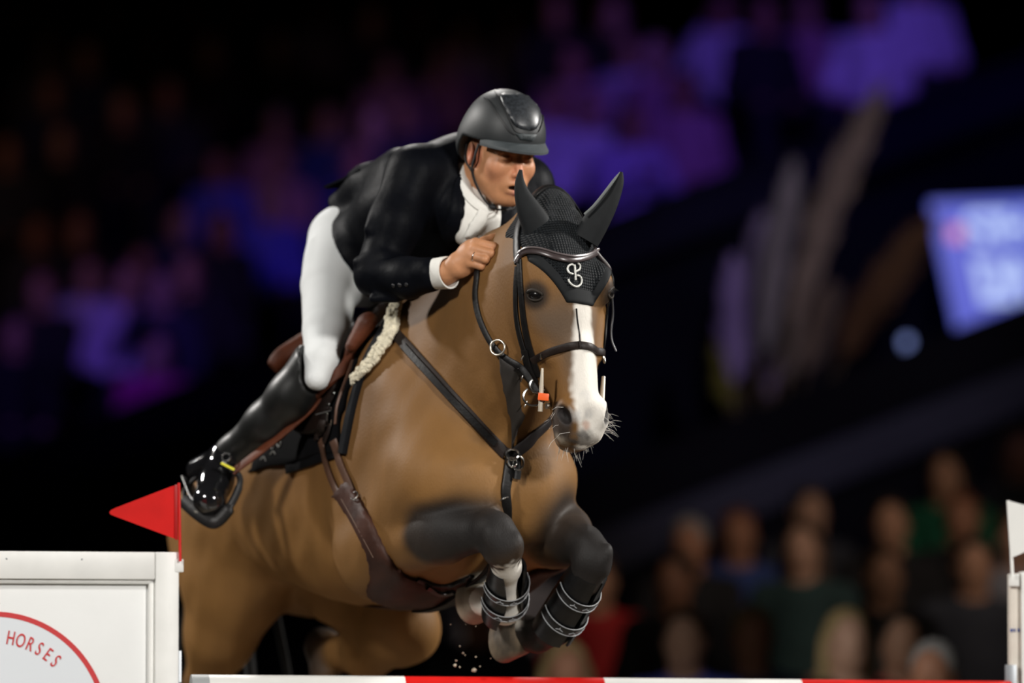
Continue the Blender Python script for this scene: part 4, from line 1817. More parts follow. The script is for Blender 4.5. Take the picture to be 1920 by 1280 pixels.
FFR = np.array([GF, GU, GR])
head_prims = [
    (Ell(FH(-.012, .045, 0), (.098, .092, .077), FFR), .02),           # skull
    (Ell(FH(.030, -.02, 0), (.068, .095, .068), FFR), .03),            # face
    (Ell(FH(.045, -.075, 0), (.045, .035, .046), FFR), .035),           # jaw
    (Ell(FH(.074, -.103, 0), (.021, .018, .022), FFR), .025),           # chin
    (Cone(FH(.0, -.05, .058), .014, FH(.058, -.10, .026), .014), .03),
    (Cone(FH(.0, -.05, -.058), .014, FH(.058, -.10, -.026), .014), .03),
    (Cone(FH(.085, .028, .04), .014, FH(.09, .028, -.04), .014), .02),  # brow
    (Ell(FH(.070, -.022, .044), (.022, .022, .020), FFR), .025),        # cheekbones
    (Ell(FH(.070, -.022, -.044), (.022, .022, .020), FFR), .025),
    (Ell(FH(.096, .008, .032), (.013, .011, .018), FFR), .012, 's'),    # eye sockets
    (Ell(FH(.096, .008, -.032), (.013, .011, .018), FFR), .012, 's'),
    (Ell(FH(.083, .006, .032), (.013, .0115, .0145), FFR), .006),       # lids
    (Ell(FH(.083, .006, -.032), (.013, .0115, .0145), FFR), .006),
    (Cone(FH(.094, .014, 0), .0075, FH(.112, -.028, 0), .0105), .012),  # nose
    (Ell(FH(.103, -.034, .011), (.009, .007, .007), FFR), .008),
    (Ell(FH(.103, -.034, -.011), (.009, .007, .007), FFR), .008),
    (Ell(FH(.104, -.042, .0075), (.006, .004, .004), FFR), .003, 's'),
    (Ell(FH(.088, -.062, 0), (.016, .020, .030), FFR), .02),            # mouth area
    (Cone(FH(.098, -.060, .020), .0048, FH(.1035, -.058, 0), .0055), .006),
    (Cone(FH(.098, -.060, -.020), .0048, FH(.1035, -.058, 0), .0055), .006),
    (Cone(FH(.095, -.079, .019), .005, FH(.101, -.080, 0), .0062), .006),
    (Cone(FH(.095, -.079, -.019), .005, FH(.101, -.080, 0), .0062), .006),
    (Ell(FH(.102, -.069, 0), (.018, .0065, .021), FFR), .004, 's'),     # open mouth
    # right ear
    (Ell(FH(-.016, -.002, .081), (.019, .032, .008), fr3(GF + GR * .3, GU - GF * .15)), .005),
    (Ell(FH(-.010, .001, .090), (.010, .018, .005), fr3(GF + GR * .3, GU)), .004, 's'),
    (Ell(FH(-.008, .0, -.079), (.018, .031, .007), fr3(GF - GR * .3, GU - GF * .15)), .005),
    (Cone(FH(-.02, -.06, 0), .056, P(893, 352, .20), .060), .03),       # neck
]
# right arm, hand
R_SH, R_EL, R_WR = P(778, 328, .155), P(708, 515, .08), P(836, 512, -.075)
L_SH = P(978, 352, .325)
hand_prims = [
    (Cone(R_EL, .042, R_WR, .027), .02),
    (Cone(R_WR, .027, P(862, 496, -.095), .031, nrm((0.5, -.8, .2)), .75), .02),
    (Cone(P(862, 496, -.095), .030, P(886, 482, -.105), .034, nrm((0.5, -.8, .2)), .62), .02),
    (Ell(P(884, 470, -.10), (.026, .020, .030)), .02),
]
FG = [  # knuckle, middle joint, tip joint, tip
    [(892, 455, -.115), (925, 462, -.125), (930, 468, -.085), (912, 470, -.065)],
    [(890, 467, -.125), (920, 475, -.140), (926, 481, -.100), (908, 483, -.075)],
    [(886, 480, -.125), (909, 486, -.142), (916, 493, -.105), (900, 495, -.080)],
    [(880, 493, -.118), (902, 499, -.130), (906, 503, -.098), (892, 503, -.080)]]
for k, f in enumerate(FG):
    r0 = (.0115, .0115, .011, .010)[k]
    q = [P(*w) for w in f]
    hand_prims += [(Cone(P(866, 490, -.10), .016, q[0], r0 * 1.1), .012), (Cone(q[0], r0 * 1.12, q[1], r0), .005), (Cone(q[1], r0, q[2], r0 * .92), .004), (Cone(q[2], r0 * .92, q[3], r0 * .85), .003)]
hand_prims += [(Cone(P(872, 470, -.09), .017, P(908, 452, -.085), .0125), .012), (Cone(P(908, 452, -.085), .0115, P(922, 446, -.080), .0100), .006), (Cone(P(922, 446, -.08), .0098, P(935, 440, -.075), .0075), .004)]
# left arm runs down to the other side of the crest
L_EL, L_WR = across(R_EL), across(R_WR)
lh = []
for pr_ in hand_prims:
    g_ = pr_[0]
    if isinstance(g_, Cone):
        g2 = Cone(across(g_.a), g_.ra, across(g_.b), g_.rb, None if g_.w is None else g_.w - 2 * (g_.w @ NKN) * NKN, g_.s)
    else:
        g2 = Ell(across(g_.c), g_.r)
    lh.append((g2,) + tuple(pr_[1:]))
# trunk and legs of the body under the clothes
PB, CH = P(700, 478, .60), P(858, 368, .27)
R_HIP, R_KN, R_AN = P(640, 470, .56), P(600, 685, .25), P(425, 855, .44)


def legset(m):
    return [(Cone(m(R_HIP), .065, m(P(612, 610, .36)), .045), .02), (Cone(m(P(612, 610, .36)), .045, m(P(601, 682, .262)), .024), .02),
            (Cone(m(P(601, 682, .262)), .024, m(P(530, 760, .33)), .042), .02), (Cone(m(P(530, 760, .33)), .045, m(R_AN), .03), .03),
            (Cone(m(R_AN), .03, m(P(388, 938, .36)), .026), .02)]


body_prims = head_prims + [(Cone(P(893, 352, .20), .055, CH, .10, RH, 1.2), .05), (Cone(CH, .095, PB, .095, RH, 1.2), .05),
                           (Cone(R_SH, .055, L_SH, .055), .05), (Cone(R_SH, .05, R_EL, .04), .03), (Cone(L_SH, .05, L_EL, .04), .03)]
body_prims += hand_prims + lh + legset(lambda p: p) + legset(mirror)
_lo, _hi = np.full(3, 1e9), np.full(3, -1e9)
for q in body_prims:
    a, b = q[0].box()
    _lo, _hi = np.minimum(_lo, a), np.maximum(_hi, b)
hx = (P(835, 300, -.1)[0], P(1005, 300, -.1)[0])
RFD = Field(axis(_lo[0] - .03, _hi[0] + .03, .011, hx, .0026), axis(_lo[1] - .03, _hi[1] + .03, .011, (-.16, .20), .0028),
            axis(_lo[2] - .03, _hi[2] + .03, .011, (P(900, 512, -.1)[2], P(900, 240, .1)[2]), .0028))
for q in body_prims:
    RFD.apply(*q)
rv, rq = RFD.mesh()
rv = relax(rv, rq, 1)
del RFD
rider_me = quadmesh('person', rv, rq)
fx = (rv - E0) @ np.stack([GF, GU, GR]).T
rc = np.tile(np.array([.50, .235, .115]), (len(rv), 1))


def rpaint(m, col, f=1.0):
    global rc
    rc = rc + (np.array(col) - rc) * (np.clip(m, 0, 1) * f)[:, None]


onf = (np.linalg.norm(rv - E0, axis=1) < .2).astype(float)
rpaint(onf * ellmask(rv, FH(.11, -.03, 0), (.03, .03, .02), FFR, .5), (.52, .17, .10), .5)
for sd in (1, -1):
    rpaint(onf * ellmask(rv, FH(.07, -.03, .05 * sd), (.03, .03, .03), FFR, .5), (.55, .21, .12), .4)
    rpaint(onf * ellmask(rv, FH(.0, .0, .085 * sd), (.03, .04, .03), FFR, .3), (.55, .16, .10), .6)
    rpaint(onf * ellmask(rv, FH(.097, .023, .034 * sd), (.012, .006, .022), FFR, .5), (.10, .05, .025), .75)
    rpaint(onf * ellmask(rv, FH(.097, .001, .033 * sd), (.010, .003, .014), FFR, .5), (.12, .05, .03), .7)
    rpaint(onf * segmask(rv, FH(.09, -.080, .017 * sd), FH(.101, -.082, 0), .0085, .4), (.52, .20, .16), .8)
    rpaint(onf * segmask(rv, FH(.09, -.060, .019 * sd), FH(.103, -.0575, 0), .007, .4), (.42, .15, .11), .6)
rpaint(onf * ellmask(rv, FH(.092, -.070, 0), (.012, .006, .018), FFR, .3), (.02, .008, .006), .95)
rpaint(onf * ellmask(rv, FH(-.03, .03, .07), (.04, .05, .03), FFR, .4) * sstep(-.005, .02, fx[:, 1]), (.16, .09, .05), .7)
setcolors(rider_me, rc)
RIDER = link('person', rider_me, SKIN)
tag(RIDER, 'rider in black jacket, white breeches and black helmet leaning over the jumping horse', 'person')

# ---- white shirt with stand collar
NKB = P(892, 356, .19)
shirt = [(Cone(P(876, 366, .21), .050, P(876, 384, .21), .068), .03), (Cone(P(884, 372, .21), .07, CH, .108, RH, 1.15), .05),
         (Ell(P(888, 408, .135), (.072, .057, .082)), .05), (Cone(CH, .10, P(800, 410, .40), .10, RH, 1.2), .05)]
SHIRT = blob('shirt', shirt, .006, SHIRTM, RIDER)
cl = MB()
cl.tube(crom([P(866, 308, .16), P(868, 334, .125), P(877, 362, .10), P(896, 383, .085), P(916, 391, .09), P(931, 384, .105)], 4), [.010] * 5 + [.0135] * 12 + [.012, .010, .008, .006], 8, flat=(1.25, .75))
cl.build('shirt_collar', SHIRTM, RIDER)
tie = MB()
patch(tie, [(900, 386), (922, 391), (914, 412), (892, 440), (870, 446), (876, 424), (890, 402)], bvh_of([SHIRT]), .001, .007, 5, True, sm=2)
tie.build('stock_tie', SHIRTM, RIDER)

# ---- jacket
HEMA = P(628, 452, .5)
jk = [(Cone(PB, .138, P(790, 402, .42), .128, RH, 1.2), .06), (Cone(P(790, 402, .42), .128, P(846, 362, .30), .128, RH, 1.3), .06),
      (Cone(R_SH, .072, P(880, 318, .24), .085), .07), (Cone(P(880, 318, .24), .08, L_SH, .074), .07),
      (Cone(P(868, 400, .15), .07, P(800, 470, .34), .10), .06),
      (Cone(P(940, 420, .22), .065, L_SH, .07), .06),
      (Cone(PB, .13, P(668, 512, .53), .115, RH, 1.3), .05),
      (Cone(R_SH, .073, P(742, 420, .105), .068), .035), (Cone(P(742, 420, .105), .068, R_EL, .060), .03),
      (Cone(R_EL, .059, P(765, 521, .005), .052), .02), (Cone(P(765, 521, .005), .052, P(806, 515, -.04), .046), .02),
      (Cone(L_SH, .073, (L_SH + L_EL) / 2, .066), .035), (Cone((L_SH + L_EL) / 2, .066, L_EL, .058), .03), (Cone(L_EL, .056, L_WR + (L_EL - L_WR) * .2, .044), .02),
      # tail of the jacket lifted by the wind
      (Cone(P(634, 386, .60), .034, P(690, 350, .52), .055), .05), (Cone(P(690, 352, .52), .05, P(752, 318, .38), .06), .05),
      # folds at elbow and waist
      (Cone(P(700, 560, .03), .012, P(742, 560, .015), .010), .02), (Cone(P(735, 330, .13), .012, P(690, 430, .065), .010), .02),
      (Cone(P(720, 478, .03), .010, P(668, 490, .06), .008), .02),
      # neck opening and front
      (Cone(P(900, 318, .17), .068, P(905, 300, .14), .06), .01, 's'),
      (Cone(P(900, 352, .10), .046, P(895, 400, .03), .040), .012, 's'),
      (Cone(P(895, 400, .03), .042, P(880, 438, .0), .028), .012, 's'),
      # hem slanting off the hip
      (Fn(P(480, 700, .3) - .3, P(760, 480, .9) + .3, lambda x, y, z: -(dot3(nrm(np.cross(P(598, 398, .5) - P(668, 512, .5), RH + ZV * .15)), x, y, z, P(598, 398, .5)))
          if False else (lambda n_: -dot3(n_, x, y, z, P(628, 452, .45)))(nrm(np.array([-.74, .35, -.56])))), .006, 's')]
JK = blob('jacket', jk, .0062, COATCLOTH, RIDER, it=1)
flap = MB()
flap.tube([P(612, 352, .60), P(640, 346, .58), P(672, 336, .55), P(705, 318, .50)], [.012, .03, .042, .045], 10, flat=(1.5, .22), up=(-.3, .2, .9))
flap.build('jacket_tail', COATCLOTH, RIDER)
jb = bvh_of([JK])
lp = MB()
patch(lp, [(866, 330), (874, 348), (868, 395), (856, 448), (838, 440), (846, 380), (856, 335)], jb, .002, .006, 6)
lp.build('lapel', COATCLOTH, RIDER)
lp = MB()
patch(lp, [(930, 384), (962, 372), (948, 405), (905, 448), (905, 436), (920, 410)], jb, .002, .006, 6)
lp.build('lapel', COATCLOTH, RIDER)
for k in range(3):
    h = hit(762 - k * 12, 533 + k * 1, jb)
    if h:
        b = MB()
        fr_ = fr3(h[1], ZV)
        b.ell(h[0] + h[1] * .002, (.0022, .0055, .0055), fr_, 12, 6)
        b.build('cuff_button', mat('black_button', (.02, .02, .022), rough=.3), RIDER)
# white shirt cuff
cu = MB()
ca = nrm(R_WR - P(815, 514, -.05))
up_ = nrm(np.cross(ca, (0, 1, 0)))
sd_ = np.cross(ca, up_)
prof = [(-.034, .038), (-.024, .0405), (.010, .0425), (.026, .0428), (.026, .0385), (-.01, .037)]
vs, fs = [], []
cc = P(828, 512, -.066)
for j, (t, r) in enumerate(prof):
    for k in range(28):
        a = 2 * PI * k / 28
        vs.append(cc + ca * (t + .006 * math.cos(a + 2.2)) + up_ * r * math.cos(a) + sd_ * r * math.sin(a) * .85)
for j in range(len(prof) - 1):
    for k in range(28):
        fs.append((j * 28 + k, j * 28 + (k + 1) % 28, (j + 1) * 28 + (k + 1) % 28, (j + 1) * 28 + k))
cu.add(vs, fs)
cu.build('shirt_cuff', SHIRTM, RIDER)
cu = MB()
cu.add([across(v) for v in vs], [tuple(reversed(f)) for f in fs])
cu.build('shirt_cuff', SHIRTM, RIDER)
rg = MB()
ra, rb = P(*FG[2][0]), P(*FG[2][1])
rc0 = ra + (rb - ra) * .22
rx = nrm(rb - ra)
r1 = nrm(np.cross(rx, (0, 1, 0)))
rg.tube(ringpts(rc0, r1, np.cross(rx, r1), .0142, n=24), .0016, 6, closed=True)
rg.build('finger_ring', SILV, RIDER)

# ---- breeches
def breech(m):
    return [(Cone(m(P(648, 455, .58)), .104, m(P(619, 535, .47)), .079), .05), (Cone(m(P(619, 535, .47)), .078, m(P(611, 620, .34)), .062), .008),
            (Cone(m(P(611, 620, .34)), .062, m(P(603, 672, .26)), .047), .008), (Cone(m(P(603, 672, .26)), .047, m(P(595, 708, .235)), .034), .008)]


br = breech(lambda p: p) + breech(mirror) + [(Cone(PB, .125, P(690, 500, .56), .11, RH, 1.35), .05)]
br += [(Cone(P(586, 452, .50), .006, P(577, 620, .33), .004), .014)]
blob('breeches', br, .0065, BREECH, RIDER)

# ---- boots
def boot(m, name):
    o = blob(name, [(Cone(m(P(586, 684, .27)), .058, m(P(548, 742, .305)), .0615), .03), (Cone(m(P(548, 742, .305)), .0615, m(P(500, 792, .355)), .055), .03),
                    (Cone(m(P(500, 792, .355)), .055, m(P(440, 842, .425)), .041), .03), (Cone(m(P(440, 842, .425)), .042, m(R_AN), .043), .02),
                    (Cone(m(P(570, 664, .285)), .022, m(P(548, 720, .32)), .03), .02),
                    (Cone(m(P(600, 640, .25)), .050, m(P(606, 700, .235)), .058), .012, 's')], .006, BOOTM, RIDER)
    f = blob('boot_foot', [(Cone(m(R_AN), .044, m(P(404, 905, .40)), .041), .03), (Cone(m(P(404, 905, .40)), .047, m(P(394, 935, .355)), .042), .02),
                           (Ell(m(P(392, 938, .345)), (.040, .040, .034)), .02), (Cone(m(R_AN), .038, m(P(372, 880, .50)), .034), .02)], .0055, PATENT, o)
    s = MB()
    a, b, c = m(P(352, 900, .50)), m(P(368, 938, .42)), m(P(388, 962, .345))
    s.tube([a, b, c], [.030, .034, .030], 10, flat=(.85, .16), up=nrm(np.array([-.55, 0, -.75]) if name == 'boot' else np.array([-.55, 0, -.75])))
    keep(s.build('boot_sole', BOOTM), o)
    return o


BOOT_R = boot(lambda p: p, 'boot')
boot(mirror, 'boot')
lc = MB()
for k in range(9):
    lc.ell(P(438 - k * 6.5 + 14, 812 + k * 5.2, .39 + .004 * k), (.006, .006, .0045), None, 10, 6)
lc.build('boot_lacing', PATENT, RIDER)
sp = MB()
sp.tube([P(372, 872, .50), P(405, 852, .42), P(432, 856, .36), P(438, 868, .37)], .0075, 8, flat=(.6, 1.4))
sp.build('spur_strap', PATENT, RIDER)
sb = MB()
sb.tube(ringpts(P(424, 857, .36), (1, 0, 0), (0, .2, 1), .011, n=16), .0022, 6, closed=True)
sb.build('spur_buckle', SILV, RIDER)

# ---- helmet
HC = FH(.004, .056, 0)
hel = [(Ell(HC, (.130, .120, .104), FFR), .01),
       (Ell(FH(-.04, .016, 0), (.085, .070, .094), FFR), .05),
       (Fn(HC - .35, HC + .35, lambda x, y, z: np.maximum(dot3(GU, x, y, z, E0) - .030 - .28 * np.maximum(dot3(GF, x, y, z, E0), -.5) * 0 + .30 * np.minimum(dot3(GF, x, y, z, E0) - .015, 0) * 0
                                                         + np.clip((-.026 - dot3(GF, x, y, z, E0)) * 1.5, 0, .075) - .014, -.5)), .004, 's'),
       (Ell(FH(.0, .035, 0), (.108, .106, .086), FFR), .004, 's')]
HELMET = blob('helmet', hel, .0042, HELM, RIDER, it=2)
vz = MB()
vs, fs = [], []
N = 40
for i in range(N + 1):
    a = -1.18 + 2.36 * i / N
    for j in range(7):
        t = j / 6
        rr = 1.0 - .10 * abs(a / 1.18) ** 2.5
        f_ = (.118 + .050 * t * (math.cos(a * 1.15) ** .8 if abs(a) < 1.18 else 0)) * math.cos(a)
        r_ = (.102 + .012 * t * math.cos(a * 1.2)) * math.sin(a)
        u_ = .058 - .020 * t - .010 * (1 - math.cos(a)) * 0
        vs.append(FH(f_ + .006, u_, r_))
        vs.append(FH(f_ + .006, u_ - .006, r_))
for i in range(N):
    for j in range(6):
        a, b = (i * 7 + j) * 2, (i * 7 + j + 1) * 2
        c, d = ((i + 1) * 7 + j + 1) * 2, ((i + 1) * 7 + j) * 2
        fs += [(a, b, c, d), (d + 1, c + 1, b + 1, a + 1)]
    b, c = (i * 7 + 6) * 2, ((i + 1) * 7 + 6) * 2
    fs.append((b, b + 1, c + 1, c))
vz.add(vs, fs)
keep(vz.build('visor', VISORM), HELMET)
heb = bvh_of([HELMET])
for q in ([(903, 176), (918, 192), (936, 218), (954, 244), (966, 252)], [(928, 170), (936, 186), (950, 212), (962, 238), (972, 248), (1004, 250), (1012, 242), (1019, 216)]):
    pn = MB()
    strap(pn, q, .0042, .006, heb, .001, 5, 1)
    keep(pn.build('shell_seam', mat('seam_black', (.006, .007, .008), rough=.5)), HELMET)
pn = MB()
patch(pn, [(938, 182), (958, 177), (990, 180), (1006, 195), (1012, 215), (1008, 236), (999, 244), (975, 241), (960, 228)], heb, -.001, .0075, 4)
keep(pn.build('glossy_inlay', HELMG), HELMET)
pn = MB()
NP = [(966, 250), (1006, 252), (999, 264), (976, 262)]
patch(pn, NP, heb, -.001, .007, 3, False)
NPL = keep(pn.build('name_plate', VISORM), HELMET)
_h = hit(986.5, 257.5, heb, .0068)
_r = nrm(np.array(hit(1000, 258.2, heb)[0]) - np.array(hit(973, 256.8, heb)[0]))
_u = nrm(np.cross(_h[1], _r))
HELMTXT = (_h[0], _r, _u)
hr_ = MB()
hpts = [FH(.022, .03, .082), FH(.014, -.005, .084), FH(.002, -.045, .080), FH(.020, -.088, .066), FH(.042, -.124, .042), FH(.052, -.136, .010), FH(.042, -.124, -.042), FH(.0, -.045, -.080), FH(.012, .03, -.082)]
hr_.tube(crom(hpts, 6), .0048, 8, flat=(1, .5), up=[nrm(q - FH(0, -.03, 0)) for q in crom(hpts, 6)])
hr_.tube(crom([FH(-.045, .02, .080), FH(-.040, -.022, .080), FH(.000, -.045, .080)], 5), .0055, 8, flat=(1, .5))
keep(hr_.build('chin_strap', BLACKS), HELMET)
ck = MB()
ck.ell(FH(.046, -.130, .030), (.014, .008, .010), FFR, 12, 8)
keep(ck.build('chin_buckle', BLACKS), HELMET)
hrr = blob('hair', [(Ell(FH(-.04, .02, 0), (.075, .075, .079), FFR), .01), (Ell(FH(.02, .0, 0), (.075, .2, .2), FFR), .006, 's')], .006, HAIRM, RIDER)
# ================================================================== the fence
WPAINT = mat('white_paint', (.80, .80, .77), rough=.4, spec=.4, noise=.04, nscale=12, bump=.03, bscale=8)
PANELM = mat('white_panel', (.76, .77, .76), rough=.45, noise=.03, nscale=6)
REDP = mat('red_paint', (.62, .012, .010), rough=.35, noise=.08, nscale=14)
REDL = mat('red_print', (.58, .018, .022), rough=.5)
GREYM = mat('grey_metal', (.30, .32, .34), rough=.4, metal=.6)
OFFW = mat('off_white_side', (.62, .57, .50), rough=.55, noise=.06, nscale=18)
BLUEP = mat('blue_sticker', (.03, .06, .25), rough=.5)

WY = .14
WA = math.radians(16)
WX = np.array([math.cos(WA), math.sin(WA), 0])      # along the wing, to the right
WN = np.array([math.sin(WA), -math.cos(WA), 0])     # out of its face
WC = P(336, 1035, WY)                               # top right front corner
WROT = Matrix.Rotation(WA, 3, 'Z')


def WP(u, v, n):
    """wing point: u to the left of the right edge, v below the top, n out of the face"""
    return WC - WX * u - ZV * v + WN * n


WING = empty('fence_wing', (WC[0] - .4, WC[1], 0))
tag(WING, 'white jump wing with recessed panel and red circle lettering', 'jump wing')


def wbox(name, u0, u1, v0, v1, n0, n1, m, bev=.004):
    mb = MB()
    mb.box(WP((u0 + u1) / 2, (v0 + v1) / 2, (n0 + n1) / 2), (abs(u1 - u0), abs(n1 - n0), abs(v1 - v0)), WROT, bev)
    return keep(mb.build(name, m), WING)


ZT = WC[2]
wbox('top_rail', .064, .90, 0, .072, -.06, 0, WPAINT)
wbox('stile', 0, .063, 0, ZT - .02, -.06, 0, WPAINT)
wbox('stile', .901, .965, 0, ZT - .02, -.06, 0, WPAINT)
wbox('panel', .055, .91, .06, ZT - .2, -.045, -.030, PANELM, .001)
wbox('bottom_rail', .064, .90, ZT - .28, ZT - .2, -.06, 0, WPAINT)
for nm, a in (('moulding', (.062, .90, .070, .084)), ('moulding', (.062, .078, .070, ZT - .25))):
    wbox(nm, *a, -.032, -.012, WPAINT, .006)
wbox('base_foot', .01, .06, ZT - .05, ZT, -.30, .26, GREYM)
wbox('base_foot', .90, .95, ZT - .05, ZT, -.30, .26, GREYM)
wbox('pole_track', -.011, -.001, .258, ZT - .3, -.045, -.015, GREYM, .001)
wbox('flag_clip', -.012, .012, .018, .052, -.040, .002, WPAINT, .002)
for u in (.26, .46, .66):
    sc = MB()
    sc.ell(WP(u, .020, .0), .0025, None, 8, 6)
    keep(sc.build('screw', GREYM), WING)
# red ring and lettering on the panel
cpx = P(-10, 1365, WY + .03)


def on_panel(px, py, n=-.0285):
    d = ray(px, py)
    t = ((WC + WN * n - CAMP) @ WN) / (d @ WN)
    return CAMP + d * t


cc = on_panel(-12, 1366)
RR = abs((on_panel(-12, 1146) - cc)[2])
ring = MB()
vs, fs = [], []
n = 120
for k in range(n):
    a = 2 * PI * k / n
    for r, e in ((RR, 0), (RR, .0015), (RR - .0135, .0015), (RR - .0135, 0)):
        vs.append(cc + WX * r * math.sin(a) + ZV * r * math.cos(a) + WN * e)
for k in range(n):
    for j in range(4):
        fs.append((k * 4 + j, k * 4 + (j + 1) % 4, ((k + 1) % n) * 4 + (j + 1) % 4, ((k + 1) % n) * 4 + j))
ring.add(vs, fs)
keep(ring.build('red_ring', REDL, smooth=False), WING)
dsk = MB()
vs = [cc + WN * .0006] + [cc + WN * .0006 + WX * (RR - .005) * math.sin(2 * PI * k / 80) + ZV * (RR - .005) * math.cos(2 * PI * k / 80) for k in range(80)]
dsk.add(vs, [(0, 1 + k, 1 + (k + 1) % 80) for k in range(80)])
keep(dsk.build('emblem_disc', mat('cool_white_print', (.74, .78, .82), rough=.5)), WING)


def glyph(name, ch, size, m, origin, right, up, sx=1.0, ext=.0008, par=None, bold=0.0):
    cu = bpy.data.curves.new(name, 'FONT')
    cu.body = ch
    cu.size = size
    cu.align_x = 'CENTER'
    cu.align_y = 'CENTER'
    cu.extrude = ext
    cu.offset = bold
    o = bpy.data.objects.new(name, cu)
    COL.objects.link(o)
    dg = bpy.context.evaluated_depsgraph_get()
    me = bpy.data.meshes.new_from_object(o.evaluated_get(dg))
    bpy.data.objects.remove(o)
    r, u = Vector(nrm(right)), Vector(nrm(up))
    w = r.cross(u)
    M = Matrix(((r.x * sx, u.x, w.x, origin[0]), (r.y * sx, u.y, w.y, origin[1]), (r.z * sx, u.z, w.z, origin[2]), (0, 0, 0, 1)))
    me.transform(M)
    me.materials.clear()
    g = link(name, me, m, None, False)
    if par is not None:
        keep(g, par)
    return g


SCL = RR / 220.0
for k, ch in enumerate('HORSES'):
    a = math.radians(10.5 + 6.45 * k)
    rad = WX * math.sin(a) + ZV * math.cos(a)
    tang = WX * math.cos(a) - ZV * math.sin(a)
    glyph('letter', ch, SCL * 37, REDL, cc + rad * SCL * 172 + WN * .002, tang, rad, .62, .0006, WING, .0002)
glyph('name_letters', 'KASK', .012, VISORM, *HELMTXT, .85, .0008, HELMET, .0)

# red flag
FLAG = empty('red_flag', WP(.0, .03, -.02))
tag(FLAG, 'red triangular jump flag on top of the white wing', 'flag')
mb = MB()
FY = WY - .01
mb.tube([P(335.5, 905, FY), P(337, 980, FY), P(338, 1052, FY)], .0040, 8)
keep(mb.build('flag_rod', REDP), FLAG)
mb = MB()
ol = [(334, 908), (334, 1012), (318, 1006), (214, 967), (207, 964), (205, 960), (208, 956), (216, 952), (320, 912)]
vs = [P(x, y, FY - .004) for x, y in ol] + [P(x, y, FY + .002) for x, y in ol]
k = len(ol)
mb.add(vs, [tuple(range(k)), tuple(reversed(range(k, 2 * k)))] + [(i, i + k, (i + 1) % k + k, (i + 1) % k) for i in range(k)])
keep(mb.build('flag_sheet', REDP, smooth=False), FLAG)
mb = MB()
mb.box(P(330, 960, FY - .005), (.006, .008, .145), None, .002)
keep(mb.build('flag_fold', mat('deep_red_paint', (.40, .008, .008), rough=.4)), FLAG)

# pole with red and white bands
PO = empty('fence_pole', P(1100, 1310, .3))
tag(PO, 'horizontal jump pole painted in red and white bands', 'pole')
pa, pb = P(358, 1300, .10), P(1893, 1308, .46)
pa = np.array([pa[0], pa[1], P(358, 1264, .10)[2] - .05])
pb = np.array([pb[0], pb[1], P(1893, 1276, .46)[2] - .05])
pd = nrm(pb - pa)
LT = np.linalg.norm(pb - pa)


def xs_at(px):
    d = ray(px, 1275)
    # where the sight line's vertical plane crosses the pole's axis
    t = np.cross(pa[:2] - CAMP[:2], d[:2]) / np.cross(d[:2], pd[:2])
    return float(t)


cuts = [.0, .045, xs_at(757), xs_at(1130), xs_at(1500), LT]
cm = [mat('pole_end_grey', (.36, .38, .38), rough=.5), WPAINT, REDP, WPAINT, REDP]
for i in range(5):
    mb = MB()
    mb.tube([pa + pd * cuts[i], pa + pd * cuts[i + 1]], .0502 if i == 0 else .050, 36)
    o = keep(mb.build('pole_end' if i == 0 else 'band', cm[i]), PO)

# right wing post with white flag
POST = empty('wing_post', (P(1915, 1200, .48)[0], .48, 0))
tag(POST, 'white wing post with a small blue sticker holding the white flag', 'post')
pz = P(1905, 1075, .48)[2]
px0, px1 = P(1894, 1100, .48)[0], P(1914, 1100, .48)[0]
mb = MB()
mb.box(((px0 + px1) / 2, .52, pz / 2), (px1 - px0, .08, pz), None, .002)
keep(mb.build('post_side', OFFW), POST)
mb = MB()
mb.box((px1 + .035, .51, pz / 2 + .002), (.07, .10, pz + .006), None, .003)
keep(mb.build('post_face', WPAINT), POST)
mb = MB()
mb.box((P(1902, 1086, .46)[0], .475, P(1902, 1087, .46)[2]), (.028, .02, .034), None, .003)
keep(mb.build('flag_clip', WPAINT), POST)
mb = MB()
mb.box((P(1896, 1265, .46)[0], .475, P(1896, 1330, .46)[2]), (.030, .03, .24), None, .003)
keep(mb.build('pole_track', GREYM), POST)
for x0, x1 in ((1894, 1899), (1901, 1904), (1908, 1912)):
    mb = MB()
    mb.box((P((x0 + x1) / 2, 1181, .479)[0], .4785, P(1900, 1181, .479)[2]), (P(x1, 1181, .479)[0] - P(x0, 1181, .479)[0], .002, .008))
    keep(mb.build('sticker', BLUEP), POST)
WF = empty('white_flag', P(1900, 1080, .46))
tag(WF, 'white jump flag on the wing post', 'flag')
mb = MB()
mb.tube([P(1890, 938, .45), P(1893, 985, .45), P(1896, 1030, .45), P(1898, 1078, .45)], .0045, 8)
keep(mb.build('flag_rod', WPAINT), WF)
mb = MB()
ol = [(1890, 938), (1896, 1045), (1905, 1042), (2030, 985), (2033, 981), (2030, 976)]
vs = [P(x, y, .446) for x, y in ol] + [P(x, y, .452) for x, y in ol]
k = len(ol)
mb.add(vs, [tuple(range(k)), tuple(reversed(range(k, 2 * k)))] + [(i, i + k, (i + 1) % k + k, (i + 1) % k) for i in range(k)])
keep(mb.build('flag_sheet', WPAINT, smooth=False), WF)

